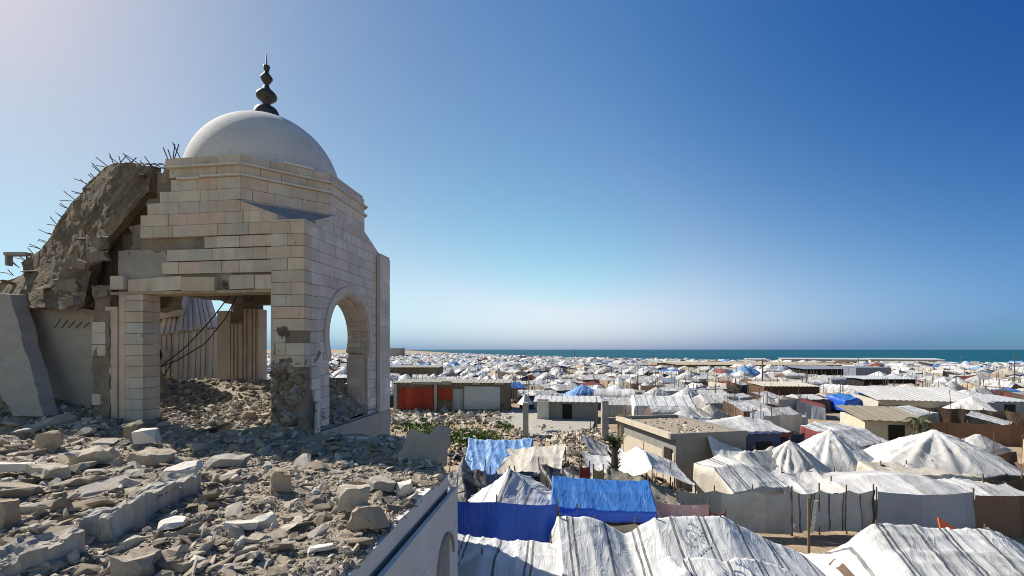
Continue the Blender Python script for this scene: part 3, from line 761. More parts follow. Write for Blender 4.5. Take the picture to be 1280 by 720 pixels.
KCH = []
STONES = []                                    # (object, what) for the automatic labels
def rock(px, py, sx, sy, sz, rz=0, tx=0, ty=0, mat=None, lift=0., seed=1, amp=.05, name='rubble_block', label='', cat='rubble block', base=None, bevel=.04, tone=.5):
    p = roofpt(px, py) if base is None else Vector(base)
    sx, sy, sz, amp = sx*.72, sy*.78, sz*.85, amp*1.7
    mb = MB(); bm = bmesh.new(); rg_ = random.Random(seed)
    M = Matrix.Rotation(R(rz), 4, 'Z') @ Matrix.Rotation(R(tx), 4, 'X') @ Matrix.Rotation(R(ty), 4, 'Y')
    bmesh.ops.create_cube(bm, size=1)
    for vv in bm.verts: vv.co = Vector((vv.co.x*sx*(1+rg_.uniform(-.2, .2)), vv.co.y*sy*(1+rg_.uniform(-.2, .2)), vv.co.z*sz*(1+rg_.uniform(-.12, .12))))
    for _ in range(6):                          # knock corners off
        n = Vector((rg_.choice((-1, 1)), rg_.choice((-1, 1)), rg_.uniform(-.4, 1))); n = Vector((n.x/sx, n.y/sy, n.z/sz)).normalized()
        d = sum(abs(a)*b/2 for a, b in zip(n, (sx, sy, sz)))*rg_.uniform(.6, .86)
        r = bmesh.ops.bisect_plane(bm, geom=bm.verts[:]+bm.edges[:]+bm.faces[:], plane_co=n*d, plane_no=n, clear_outer=True)
        eds = [e for e in r['geom_cut'] if isinstance(e, bmesh.types.BMEdge)]
        if len(eds) > 2: bmesh.ops.contextual_create(bm, geom=eds)
    bmesh.ops.triangulate(bm, faces=bm.faces)
    bmesh.ops.subdivide_edges(bm, edges=[e for e in bm.edges if e.calc_length() > .1], cuts=2, use_grid_fill=False)
    bmesh.ops.triangulate(bm, faces=bm.faces)
    bmesh.ops.subdivide_edges(bm, edges=[e for e in bm.edges if e.calc_length() > .06], cuts=1)
    for vv in bm.verts:
        q = vv.co*4+Vector((seed*3.1, 0, seed)); vv.co += Vector((fbm(q.x, q.y, q.z), fbm(q.x+30, q.y, q.z), fbm(q.x, q.y+30, q.z)))*amp
    me = bpy.data.meshes.new(name); bm.to_mesh(me); bm.free(); me.materials.append(mat or M_PALE)
    at = me.attributes.new('tone', 'FLOAT', 'FACE'); at.data.foreach_set('value', [tone+.15*rg_.uniform(-1, 1)]*len(me.polygons))
    me.transform(M)
    zmin = min(vv.co.z for vv in me.vertices)
    for vv in me.vertices: vv.co.z -= zmin
    o = bpy.data.objects.new(name, me); COL.objects.link(o); o.location = p+Vector((0, 0, lift-.03))
    return tag(o, label, cat)
rk = []
def rk_(short, *a, **k): o = rock(*a, **k); rk.append((o, short)); return o
rk_('the white cubic block', 184, 567, .50, .34, .27, 12, 3, 0, M_PALE, .24, 3, .02, label='white squared stone block perched on a tan slab near the pavilion doorway', tone=.8)
rk_('the tan slab', 190, 580, 1.0, .5, .22, -8, 5, 4, M_RUB, .0, 4, .05, label='tan slab lying under the white squared block', tone=.5)
rk_('the ochre lump', 352, 612, .33, .30, .30, 20, 0, 8, M_OCHRE, .0, 5, .06, label='ochre yellow rounded stone lump at the shadow edge amid the rubble', tone=.6)
rk_('the stacked boulder', 441, 648, .46, .36, .27, 10, 0, 6, M_RUB, .14, 6, .05, label='large pale boulder stacked on a second stone beside the roof edge', tone=.62)
rk_('the lower boulder', 460, 662, .50, .34, .25, -25, 4, -6, M_RUB, .0, 7, .05, label='large grey stone under the stacked boulder beside the roof edge', tone=.45)
rk_('the flat white slab', 217, 660, .34, .40, .07, 25, -4, 3, M_PALE, .05, 8, .02, label='flat white angular slab lying flush in the gravel below the fallen kerb', tone=.9)
rk_('the golden chunk', 62, 562, .50, .32, .34, 30, 10, 15, M_OCHRE, .0, 9, .08, label='jagged golden brown chunk standing on end among sunlit blocks on the left', tone=.5)
rk_('the long tan block', 118, 580, .85, .42, .30, 15, 8, -6, M_RUB, .0, 10, .06, label='long tan block with a layered top left of the tan slab', tone=.65)
rk_('the pale plate', 18, 596, .75, .45, .12, 35, -6, 10, M_PALE, .08, 11, .03, label='pale tilted stone plate at the photo\'s left edge in sunlight', tone=.75)
rk_('the yellow block', 4, 660, .28, .34, .36, 12, 0, 0, M_OCHRE, .0, 12, .04, label='yellowish upright block cut by the photo\'s left edge', tone=.4)
def chunk(label, px_out, Y, th, mat, seed, tilt):
    o_ = P(sum(p[0] for p in px_out)/len(px_out), max(p[1] for p in px_out), Y); pts = [P(x, y, Y)-o_ for x, y in px_out]; bm = bmesh.new(); rg_ = random.Random(seed)
    f = [bm.verts.new(p) for p in pts]; k = [bm.verts.new(p*rg_.uniform(.82, .95)+Vector((.12, th*rg_.uniform(.8, 1.2), rg_.uniform(-.05, .08)))) for p in pts]; n = len(f)
    bm.faces.new(f); bm.faces.new(k[::-1])
    for q in range(n): bm.faces.new((f[q], k[q], k[(q+1) % n], f[(q+1) % n]))
    bmesh.ops.recalc_face_normals(bm, faces=bm.faces); bmesh.ops.triangulate(bm, faces=bm.faces)
    for _ in range(3): bmesh.ops.subdivide_edges(bm, edges=[e for e in bm.edges if e.calc_length() > .1], cuts=1); bmesh.ops.triangulate(bm, faces=bm.faces)
    for v in bm.verts: q = v.co*5+Vector((seed, 0, 0)); v.co += Vector((fbm(q.x, q.y, q.z), fbm(q.x+9, q.y, q.z), fbm(q.x, q.y+9, q.z)))*.06
    me = bpy.data.meshes.new('rubble_block'); bm.to_mesh(me); bm.free(); me.materials.append(mat); at = me.attributes.new('tone', 'FLOAT', 'FACE'); at.data.foreach_set('value', [.45]*len(me.polygons))
    o = bpy.data.objects.new('rubble_block', me); COL.objects.link(o); o.location = o_; o.rotation_euler = (R(tilt), 0, 0); return tag(o, label, 'concrete chunk')
rk.append((chunk('big grey concrete chunk leaning at the far corner of the roof', [(498, 579), (505, 548), (511, 538), (533, 543), (549, 531), (552, 556), (546, 586), (520, 583)], 8.0, .45, M_CONC, 3, -14), 'the leaning chunk'))
rk_('the white shard', 402, 690, .30, .14, .05, 22, -6, 0, M_PALE, .04, 15, .015, label='thin white stone shard lying on dark gravel near the roof edge', tone=.95)
rk_('the pale lath', 300, 664, .44, .17, .08, 18, -5, 6, M_PALE, .05, 16, .02, label='long pale stone flake tilted on the gravel right of the flat white slab', tone=.7)
rk_('the pale wedge', 330, 660, .30, .16, .12, 40, 10, -6, M_PALE, .03, 17, .03, label='pale wedge stone standing just right of the long pale flake', tone=.65)
rk_('the brown chunk', 168, 551, .60, .36, .34, -30, 14, 10, M_CORE, .0, 18, .07, label='brown broken chunk against the foot of the left doorway pier', tone=.7)
rk_('the grey slab', 285, 582, .8, .42, .14, 10, 4, 0, M_CONC, .02, 19, .04, label='flat grey slab in the pavilion shadow above the ochre lump', tone=.6)
rk_('the shaded slab', 478, 612, .52, .32, .13, -12, -4, 4, M_CONC, .03, 20, .03, label='flat slab lying in shade near the roof corner, left of a white wedge', tone=.5)
rk_('the white wedge', 505, 618, .30, .26, .16, 18, 8, -8, M_PALE, .02, 21, .03, label='small whitish wedge in shade by the roof corner edge', tone=.6)
rk_('the left slab', 60, 600, .62, .4, .16, -15, -8, 5, M_RUB, .05, 22, .05, label='sunlit tan slab right of the pale tilted plate at the left', tone=.75)
rk_('the dark boulder', 180, 705, .3, .26, .14, 10, 0, 0, M_RUB, .0, 23, .05, label='rough grey boulder at the bottom under the long fallen kerb', tone=.35)
rk_('the bottom boulder', 165, 722, .34, .24, .2, 30, 0, 5, M_RUB, .0, 24, .05, label='rough stone cut by the photo\'s bottom edge beneath the fallen kerb', tone=.45)
rk_('the doorway stone', 312, 524, .42, .35, .26, 10, 0, 0, M_OCHRE, .0, 25, .05, label='rounded ochre stone just inside the pavilion doorway by the stripped pier', tone=.35)
def m_kerb():
    k = NT('streaked_concrete'); tc = k.n('ShaderNodeTexCoord'); mp = k.n('ShaderNodeMapping'); mp.inputs['Scale'].default_value = (9, 9, .8); k.l(tc.outputs['Object'], mp.inputs[0])
    c = k.ramp(k.tex(2.5, 8, .7), [(.3, (.30,.27,.225)), (.65, (.52,.48,.41))])
    c = k.mix(k.ramp(k.tex(1, 5, .7, vec=mp.outputs[0]), [(.4, 0.), (.7, .7)]), c, (.20,.19,.18))
    return k.done(c, .95, k.bump(k.tex(20, 8, .75), .7, .03), .1)
M_KERB = m_kerb()
# the long fallen kerb, two broken lengths
def kerb(name, label, top, wid, hgt, seed):
    o_ = top[0].copy(); e = MB()
    A = [Vector(p)-o_ for p in top]; d = (A[-1]-A[0]).normalized(); n = Vector((-d.y, d.x, 0)).normalized()
    if n.x > 0: n = -n
    for q in range(150):
        s_ = .015+.05*rs.random()**2.5; KCH.append((o_+A[0].lerp(A[-1], rs.random())+n*wid*rs.random()+Vector((0, 0, .0)), s_))
    mb = ruled_slab(A, [a+n*wid for a in A], 70, 9, (0, 0, -hgt), .06, 3.2, seed, strata=.1)
    o = mb.build(name, [M_KERB]); o.location = o_; return tag(o, label, 'kerb beam', 'fallen kerb lengths on the roof')
k1 = kerb('fallen_kerb', 'long broken concrete kerb with streaked side, farther of the two fallen lengths', [roofpt(250, 612)+Vector((0,0,.2)), roofpt(200, 640)+Vector((0,0,.2)), roofpt(140, 676)+Vector((0,0,.16))], .3, .36, 3)
k2 = kerb('fallen_kerb', 'broken concrete kerb running to the photo\'s bottom left corner, nearer length', [roofpt(105, 690)+Vector((0,0,.14)), roofpt(50, 712)+Vector((0,0,.13)), roofpt(-20, 742)+Vector((0,0,.13))], .3, .26, 8)
rk += [(k1, 'the farther kerb'), (k2, 'the nearer kerb')]
mb = MB()
for p_, s_ in KCH: chip(p_, s_, rs.gauss(.6, .25))
tag(mb.build('gravel', [M_RUB], fix=False), kind='stuff')
rk_('the kerb slab', 228, 598, .62, .40, .10, 20, 5, -3, M_PALE, .1, 27, .03, label='wide pale slab resting at the top end of the fallen kerb', tone=.75)
o_ = P(376, 549, 10.2)
ps = ruled_slab(local([P(376, 545, 10.45), P(506, 546, 10.15)], o_), local([P(376, 551, 10.1), P(506, 552, 9.85)], o_), 24, 4, (0, 0, -.16), .01, 3, 2).build('parapet_slab', [M_PALE]); ps.location = o_
tag(ps, 'long grey coping slab along the roof edge under the arched opening', 'coping slab')

pool = []
for i, (vs, fs) in enumerate(HULLS):
    m = MB(); m.mesh(vs, fs, Matrix.Identity(4), 0, .5); o = m.build('loose_stone', [M_RUB]); 
    me = o.data; bpy.data.objects.remove(o)
    for q in range(3):
        mm = me.copy(); mm.attributes['tone'].data.foreach_set('value', [(.3, .55, .85)[q]]*len(mm.polygons)); pool.append((mm, q))
n = 0; placed = [(o.location.copy(), .35) for o, _ in rk]
while n < 280:
    px, py = rs.uniform(0, 555), 515+205*rs.random()**.75
    p = roofpt(px, py); u, v = to_uv(p.x, p.y)
    if not inside_roof(u+.1, v) or v > -.15: continue
    s = (8+22*rs.random()**2.6)*p.y/FPX*(1.25 if px < 260 else .9)
    s = min(max(s, .09), .42)
    if any((p-q).length < (r+s*.5)*.8 for q, r in placed): continue
    placed.append((p, s*.5)); me, q = rs.choice(pool)
    o = bpy.data.objects.new('loose_stone', me); COL.objects.link(o)
    o.location = p+Vector((0, 0, s*.12)); o.scale = (s*rs.uniform(1, 1.5), s*.9, s*rs.uniform(.35, .9))
    o.rotation_euler = (rs.gauss(0, .25), rs.gauss(0, .25), rs.uniform(0, 6.28))
    o['category'] = 'stone'; o['group'] = 'loose stones on the rubble roof'
    STONES.append((o, ('dark stone', 'grey stone', 'pale stone')[q])); n += 1
# ================================================================ GROUND, SEA, CAMP
def m_tarp(name, lo, hi, stripes=0, dirt=.35, dirtc=(.30,.26,.20), rough=.55, crease=.55, stripec=(.06,.06,.065)):
    k = NT(name)
    uv = k.n('ShaderNodeUVMap').outputs[0]
    c = k.ramp(k.attr(), [(0, lo), (1, hi)])
    c = k.mix(k.ramp(k.tex(.9, 7, .7), [(.42, 0.), (.8, dirt)]), c, dirtc)
    if stripes:
        sx = k.n('ShaderNodeSeparateXYZ'); k.l(uv, sx.inputs[0])
        u = k.math('ADD', sx.outputs[0], k.math('MULTIPLY', k.math('SUBTRACT', k.tex(.8, 3), .5), .12))
        fr = k.math('FRACT', k.math('DIVIDE', u, stripes))
        tot = None
        for p, w in ((.2, .040), (.62, .034), (.70, .034)):
            d = k.math('LESS_THAN', k.math('ABSOLUTE', k.math('SUBTRACT', fr, p)), w*1.9/stripes*.5)
            tot = d if tot is None else k.math('MAXIMUM', tot, d)
        c = k.mix(k.math('MULTIPLY', tot, k.ramp(k.tex(3, 4), [(.3, .95), (.75, .7)])), c, stripec)
    def ridged(scale, dist, detail, vec=None):   # sharp creases of crumpled sheeting
        n = k.tex(scale, detail, .55, vec=vec, dist=dist)
        return k.math('POWER', k.math('SUBTRACT', 1., k.math('MULTIPLY', k.math('ABSOLUTE', k.math('SUBTRACT', n, .5)), 2.4)), 5.)
    mp = k.n('ShaderNodeMapping'); mp.inputs['Scale'].default_value = (2.4, .8, .8); k.l(k.tc.outputs['Object'], mp.inputs[0])
    h1 = k.bump(ridged(1., 1.2, 3, mp.outputs[0]), crease, .022)
    h1 = k.bump(ridged(3.1, 1.6, 4), crease, .004, h1)
    h2 = k.bump(k.tex(16, 6, .7, dist=1.), crease*.5, .002, h1)
    return k.done(c, rough, h2, .3)
M_WHITE = m_tarp('white_tarp', (.33,.325,.315), (.52,.515,.505), 0, .55)
M_STRIPE = m_tarp('striped_white_tarp', (.50,.50,.49), (.57,.57,.56), 2.0, .25)
M_STRIPE_FINE = m_tarp('fine_striped_tarp', (.40,.40,.39), (.56,.555,.545), 1.75, .4)
M_CREAM = m_tarp('cream_canvas', (.34,.305,.25), (.49,.455,.39), 0, .45)
M_GREYT = m_tarp('grey_tarp', (.22,.217,.21), (.44,.435,.42), 0, .6, (.14,.12,.10))
M_GREYS = m_tarp('striped_grey_tarp', (.28,.28,.285), (.44,.44,.445), 1.3, .5, (.18,.16,.13), stripec=(.03,.03,.03))
M_SLATE = m_tarp('blue_grey_tarp', (.19,.22,.29), (.26,.30,.37), 0, .25, rough=.5)
M_BLUE = m_tarp('bright_blue_tarp', (.025,.105,.32), (.04,.155,.41), 0, .25, (.12,.2,.4), .42)
M_ROYAL = m_tarp('royal_blue_tarp', (.012,.07,.42), (.02,.095,.52), 0, .15, (.05,.08,.3), .42)
M_LBLUE = m_tarp('pale_blue_tarp', (.08,.20,.43), (.15,.29,.52), 0, .35, (.35,.4,.5), .5)
M_BROWN = m_tarp('brown_blanket', (.10,.065,.045), (.17,.11,.08), 0, .4, (.05,.04,.03), .9)
M_BEIGE = m_tarp('beige_blanket', (.30,.23,.16), (.42,.34,.25), 0, .4, (.18,.14,.1), .9)
M_RED = m_tarp('rust_red_cloth', (.25,.030,.012), (.36,.05,.018), 0, .35, (.1,.02,.01), .8)
M_MAROON = m_tarp('maroon_blanket', (.13,.03,.03), (.22,.06,.05), 0, .3, (.06,.02,.02), .9)
M_BLACKT = m_tarp('black_sheeting', (.018,.018,.02), (.04,.04,.042), 0, .3, (.06,.055,.05), .5)
M_NAVY = m_tarp('navy_sheeting', (.02,.03,.07), (.035,.05,.11), 0, .3, (.04,.04,.05), .6)
M_PINK = m_tarp('pink_cloth', (.48,.25,.24), (.60,.38,.36), 0, .3, (.3,.2,.2), .9)
M_ORANGE = m_tarp('orange_tarp', (.55,.10,.03), (.62,.14,.04), 0, .2, (.3,.08,.03), .6)
M_RUSTC = m_tarp('rust_cloth', (.20,.10,.06), (.28,.15,.09), 0, .4, (.08,.05,.03), .9)
M_OLIVE = m_tarp('olive_canvas', (.17,.15,.11), (.27,.24,.18), 0, .4, (.1,.09,.06), .9)
M_MUSTARD = m_tarp('mustard_cloth', (.36,.22,.06), (.45,.28,.08), 0, .4, (.2,.12,.05), .9)
def m_sand():
    k = NT('sand')
    c = k.ramp(k.tex(.35, 9, .68), [(.3, (.20,.15,.10)), (.5, (.33,.25,.165)), (.72, (.42,.33,.225))])
    c = k.mix(k.ramp(k.tex(4.5, 8, .75), [(.45, 0.), (.75, .55)]), c, (.13,.105,.08))
    return k.done(c, .95, k.bump(k.tex(3, 10, .75), .7, .12), .1)
M_SAND = m_sand()
def m_sea():
    k = NT('sea_water')
    g = k.n('ShaderNodeTexCoord').outputs['Object']
    mp = k.n('ShaderNodeMapping'); mp.inputs['Scale'].default_value = (.004, .012, 1); mp.inputs['Rotation'].default_value = (0, 0, R(30)); k.l(g, mp.inputs[0])
    c = k.ramp(k.tex(1, 6, .7, vec=mp.outputs[0]), [(.3, (.004,.042,.075)), (.7, (.008,.085,.11))])
    mp2 = k.n('ShaderNodeMapping'); mp2.inputs['Scale'].default_value = (.03, .12, 1); mp2.inputs['Rotation'].default_value = (0, 0, R(30)); k.l(g, mp2.inputs[0])
    c = k.mix(k.ramp(k.tex(1, 4, .75, vec=mp2.outputs[0]), [(.70, 0.), (.76, .6)]), c, (.6,.64,.65))
    mp3 = k.n('ShaderNodeMapping'); mp3.inputs['Scale'].default_value = (.15, .3, 1); k.l(g, mp3.inputs[0])
    return k.done(c, .55, k.bump(k.tex(1, 6, .7, vec=mp3.outputs[0]), .8, 1.), .12)
M_SEA = m_sea()
M_GRASS = m_plain('grass', (.07,.13,.022), .45, 3, .8)
M_LEAF = m_plain('palm_leaf', (.075,.085,.035), .45, 3, .6)
M_BARK = m_plain('palm_bark', (.09,.07,.05), .4, 12)
M_PLASTER = m_stone('cream_plaster', (.46,.40,.30), (.54,.48,.37), (.25,.2,.15), .3)
M_BLOCK = m_stone('grey_blockwork', (.20,.19,.175), (.30,.285,.26), (.12,.11,.1), .5)
M_SHEET = m_plain('zinc_sheet', (.42,.43,.44), .2, 4, .5, .4, .2, .3)
M_GREYSHEET = m_plain('grey_sheet_metal', (.17,.19,.23), .2, 3, .6, .3, .2, .1)
M_RUSTSHEET = m_plain('rusty_sheet', (.10,.055,.035), .4, 5)
M_DARK = m_plain('dark_interior', (.02,.018,.016), .3)

# shoreline and the two sheets
SHORE = [(-40000, 120000), (-900, 4000), (-160, 1150), (-36, 560), (50, 325), (120, 262), (205, 215), (400, 95), (900, -240), (4000, -2400)]
def shore_y(x):
    for (a, b), (c, d) in zip(SHORE, SHORE[1:]):
        if x <= c: return b+(d-b)*(x-a)/(c-a)
    return -9999
def shore_d(p): return (p.y-shore_y(p.x))*.75
mb = MB(); xs = [-40000, -12000, -4000, -2000, -900]+[-880+22*i for i in range(70)]+[900, 1500, 4000, 12000]
for i, x in enumerate(xs):
    jit = 5*nz(i*.7)
    for d, z in ((-9999, 0), (-60, 0), (-22, -.02), (0+jit, -.5), (45, -1.6), (60000, -60)):
        mb.v.append(Vector((x, (-4000 if d < -9000 else shore_y(x)+d), z)))
for i in range(len(xs)-1):
    for j in range(5): mb.face((i*6+j, (i+1)*6+j, (i+1)*6+j+1, i*6+j+1))
tag(mb.build('ground', [M_SAND]), kind='structure')
mb = MB(); mb.v += [Vector(p) for p in ((-60000, -6000, -.5), (60000, -6000, -.5), (60000, 85000, -.5), (-60000, 85000, -.5))]
mb.face((0, 1, 2, 3)); tag(mb.build('sea', [M_SEA]), kind='structure')

# ---------------------------------------------------------------- cloth builders
def cgrid(rows, sag=.12):
    nr, nc = len(rows), len(rows[0])
    def hf(a, b):
        x = (a+1)/2*(nc-1); y = (b+1)/2*(nr-1); i, j = min(int(x), nc-2), min(int(y), nr-2); fx, fy = x-i, y-j
        z = (rows[j][i]*(1-fx)+rows[j][i+1]*fx)*(1-fy)+(rows[j+1][i]*(1-fx)+rows[j+1][i+1]*fx)*fy
        return z-sag*(4*fx*(1-fx)*.6+4*fy*(1-fy)*.4)
    return hf
def cone(H, e, peaks=((0, 0),), p=1.25, r=1.15, pleat=.06):
    def hf(a, b):
        z = 0
        for x, y in peaks: z = max(z, max(0, 1-math.hypot(a-x, b-y)/r)**p)
        th = math.atan2(b-peaks[0][1], a-peaks[0][0]); rr = math.hypot(a-peaks[0][0], b-peaks[0][1])
        f = math.sin(th*7+2*math.sin(th*2))+.7*math.sin(th*13+H*9)+.5*math.sin(th*21)
        edge = max(abs(a), abs(b))**4*(.22+.24*math.sin(th*4+H*5))
        return e+(H-e)*z+pleat*f*min(1, rr*2.2)*(1-.4*rr)-edge
    return hf
def barrel(H, e): return lambda a, b: e+(H-e)*math.sqrt(max(0, 1-b*b))-.05*(1-math.cos(a*math.pi*3))*.5
def gable(H, e, sag=.15, ends=.0): return lambda a, b: e+(H*(1-ends*max(0, abs(a)-.75)*4)-sag*(1-a*a)-e)*(1-abs(b)**.95)
def shed(H, e): return lambda a, b: e+(H-e)*(b+1)/2-.06*(1-a*a)
def crease(x, y, so):                          # taut folds running mostly down the slope, with finer crossing ones
    a = max(0, 1-abs(nz(x*1.7+.4*y+so, y*.38-.15*x, so))*3.2)**2
    b = max(0, 1-abs(nz(x*.55-y*1.1+so, y*1.3+x*.5, so+7))*3.6)**2
    c = max(0, 1-abs(nz(x*3.6+so, y*1.1+x, so+3))*2.6)**2
    return 1.15*a+.75*b-.6*c+.5*nz(x*1.1+so, y*1.1, so)
def drape(W, D, hf, nx=24, ny=24, wr=.04, pull=.06, to=0., seed=0, fold=.05, wall=True, uvflip=False, rows=4, cmat=0, wmat=1, mb=None, flare=.12):
    """sheet over its supports, plus its side walls hanging to height `to` (None = no walls)"""
    mb = mb or MB(); base = len(mb.v); so = seed*13.7; edge = []
    for j in range(ny+1):
        for i in range(nx+1):
            a, b = i/nx*2-1, j/ny*2-1
            x = a*W/2*(1-pull*(1-b*b)*abs(a)**3); y = b*D/2*(1-pull*(1-a*a)*abs(b)**3)
            z = hf(a, b)
            z += wr*crease(x, y, so)
            mb.v.append(Vector((x, y, z)))
    def id_(i, j): return base+j*(nx+1)+i
    tones = {}
    for j in range(ny):
        for i in range(nx):
            q = (id_(i, j), id_(i+1, j), id_(i+1, j+1), id_(i, j+1))
            cx = int((i/nx*W+seed*1.3)/2.); cy = int((j/ny*D)/2.6)
            t = tones.setdefault((cx, cy), random.Random(seed*97+cx*7+cy*3).random())
            uv = [(mb.v[k].x+seed*1.7, mb.v[k].y) for k in q]
            if uvflip: uv = [(y+seed*1.7, x) for x, y in uv]
            mb.face(q, cmat, t, uv)
    if to is not None and wall:
        ring = [id_(i, 0) for i in range(nx+1)]+[id_(nx, j) for j in range(1, ny+1)]+[id_(i, ny) for i in range(nx-1, -1, -1)]+[id_(0, j) for j in range(ny-1, 0, -1)]
        n = len(ring); prev = ring; L = 0; Ls = [0]
        for k in range(n): L += (mb.v[ring[(k+1) % n]]-mb.v[ring[k]]).length; Ls.append(L)
        for r in range(1, rows+1):
            cur = []
            for k in range(n):
                p = mb.v[ring[k]]; f = r/rows; d = Vector((p.x/W, p.y/D, 0)).normalized()
                s = Ls[k]; z = p.z+(to+.06*nz(s*1.5, so)-p.z)*f if p.z > to else p.z
                off = flare*f+fold*f*math.sin(s*5+3*nz(s*.7, so)*2)+.03*nz(s*3, f*2, so)
                cur.append(len(mb.v)); mb.v.append(Vector((p.x+d.x*off, p.y+d.y*off, max(z, to-.05))))
            for k in range(n):
                q = (prev[k], prev[(k+1) % n], cur[(k+1) % n], cur[k])
                uv = [(Ls[k], r-1), (Ls[k+1], r-1), (Ls[k+1], r), (Ls[k], r)]
                mb.face(q[::-1], wmat, random.Random(int(Ls[k]/1.6)+seed*31).random(), uv[::-1])
            prev = cur
    return mb
TENTS = []                                     # (object, description) for the automatic labels
LAND = []                                      # landmarks (object, short name)
def pole_mb(x, y, h, r=.03, lean=(0, 0), mb=None):
    mb = mb or MB(); mb.tube([(x, y, -.1), (x+lean[0]*.5, y+lean[1]*.5, h*.5), (x+lean[0], y+lean[1], h)], [r, r*.9, r*.75], 6); return mb
FOOT = []                                      # (x, y, radius) of everything placed by hand
def near_tent(label, X, Y, rz, W, D, hf, mats, nx=44, ny=40, wr=.05, pull=.07, to=0., seed=1, fold=.05, uvflip=False, poles=(), short=None, name='tent', cat='tent', group='tents in the camp', flare=.12):
    t = empty(name, (X, Y, 0), R(rz), label, cat, group)
    o = drape(W, D, hf, nx, ny, wr, pull, to, seed, fold, to is not None, uvflip, flare=flare).build('canopy', mats, t, True, fix=False)
    for (a, b) in poles:
        pole_mb(a*W/2*.97, b*D/2*.97, hf(a, b)+.12).build('pole', [M_WOOD], t)
    for (a, b) in poles:
        if max(abs(a), abs(b)) > .9:
            p = Vector((a*W/2*.97, b*D/2*.97, hf(a, b)+.05)); q = Vector((p.x+a*.9*(abs(a) > .9), p.y+b*.9*(abs(b) > .9), .05))
            mb = MB(); mb.tube([p, p.lerp(q, .5)-Vector((0, 0, .05)), q], .012, 4); mb.build('guy_rope', [M_CREAM], t)
    FOOT.append((X, Y, .5*max(W, D)*.9)); 
    if short: LAND.append((t, short))
    return t
def bx(px, Y): return (px-640)/FPX*Y
def screen(label, p0, p1, z0, z1, mats, seed=1, nx=40, nz_=10, fold=.06, uvflip=False, posts=3, short=None, cat='fabric screen', group='fabric screens between the tents', droop=.1, name='fabric_screen', top=None):
    p0, p1 = Vector((p0[0], p0[1], 0)), Vector((p1[0], p1[1], 0)); c = (p0+p1)/2; d = (p1-p0); L = d.length; d.normalize(); nrm = Vector((d.y, -d.x, 0))
    t = empty(name, c, 0, label, cat, group); mb = MB(); so = seed*9.1
    for j in range(nz_+1):
        for i in range(nx+1):
            s = i/nx*L; f = j/nz_
            k = abs(math.sin(math.pi*i/nx*(posts-1)))
            zt = (z1 if top is None else top(i/nx))-droop*k
            z = z0+(zt-z0)*f+.05*nz(s, so)*(1-f)
            off = fold*(math.sin(s*4+2.5*nz(s*.6, so)*2)*(1-.6*f)+1.2*nz(s*1.2, f*2.2, so))
            p = p0+d*s+nrm*off-c; mb.v.append(Vector((p.x, p.y, z)))
    for j in range(nz_):
        for i in range(nx):
            a = j*(nx+1)+i; u0, u1 = i/nx*L, (i+1)/nx*L
            tn = random.Random(int(u0/1.7)+seed*17).random()
            mb.face((a, a+1, a+nx+2, a+nx+1), 0, tn, [(u0, j*.2), (u1, j*.2), (u1, j*.2+.2), (u0, j*.2+.2)])
    mb.build('sheet', mats, t, True, fix=False)
    for i in range(posts):
        p = p0+d*L*i/(posts-1)-c-nrm*.06
        zt = (z1 if top is None else top(i/(posts-1)))
        pole_mb(p.x, p.y, zt+.15+.25*abs(nz(i*3.3, so)), .035, (.05*nz(i, so), 0)).build('pole', [M_WOOD], t)
    for i in range(int(L)+1): FOOT.append((p0.x+d.x*i, p0.y+d.y*i, .5))
    if short: LAND.append((t, short))
    return t
def cloth_on(t_world_fn, pts, name, mats, parent): pass

# ---------------------------------------------------------------- foreground tents
def lerp_list(pts):
    def f(x):
        if x <= pts[0][0]: return pts[0][1]
        for (a, b), (c, d) in zip(pts, pts[1:]):
            if x <= c: return b+(d-b)*(x-a)/(c-a)
        return pts[-1][1]
    return f
XF0, XF1, YF = 1.25, 9.8, 13.3
rf = lerp_list([(1.25,2.42),(2.3,2.40),(2.8,2.22),(3.45,1.85),(3.9,2.12),(4.35,2.38),(5.4,2.42),(6.45,2.42),(7.0,2.1),(7.8,1.72),(9.0,1.2),(9.8,.55)])
def hF(a, b):
    x = XF0+(a+1)/2*(XF1-XF0); r = rf(x); y = b*2.9                          # ridge at y=+.6
    t = (y-.6)/2.3 if y > .6 else (.6-y)/3.5
    e = .9*min(1, r/1.9) if y > .6 else .55*min(1, r/1.4)
    return r+(e-r)*t**.95-.10*math.sin(math.pi*min(1, t))*1
tF = near_tent('very large white tent with dark stripes and two ridge peaks in the foreground', (XF0+XF1)/2, YF, 0, XF1-XF0, 5.8, hF, [M_STRIPE, M_STRIPE], 130, 84, .028, .03, 0, 3, .05, poles=((-.98, .2), (-.27, .2), (.2, .2)), short='the huge striped tent', flare=.05)
def sheet_over(parent, W, D, hf, x0, x1, y0, y1, name, mats, lift=.035, nx=50, ny=40, seed=4, extra=None, wr=.04):
    mb = MB(); so = seed*3.3
    for j in range(ny+1):
        for i in range(nx+1):
            x = x0+(x1-x0)*i/nx; y = y0+(y1-y0)*j/ny
            y2 = y+.12*math.sin(x*2.1+seed)*(j/ny); x2 = x+.08*nz(y*1.2, seed)
            z = hf(max(-1, min(1, x2/W*2)), max(-1, min(1, y2/D*2)))+lift+wr*(crease(x, y, so)+.6)
            if extra: z += extra(x2, y2)
            mb.v.append(Vector((x2, y2, z)))
    for j in range(ny):
        for i in range(nx):
            a = j*(nx+1)+i; q = (a, a+1, a+nx+2, a+nx+1); mb.face(q, 0, .6, [(mb.v[k].x+seed, mb.v[k].y) for k in q])
    o = mb.build(name, mats, parent, True, fix=False); sm = o.modifiers.new('thick', 'SOLIDIFY'); sm.thickness = .012; return o
WF = XF1-XF0
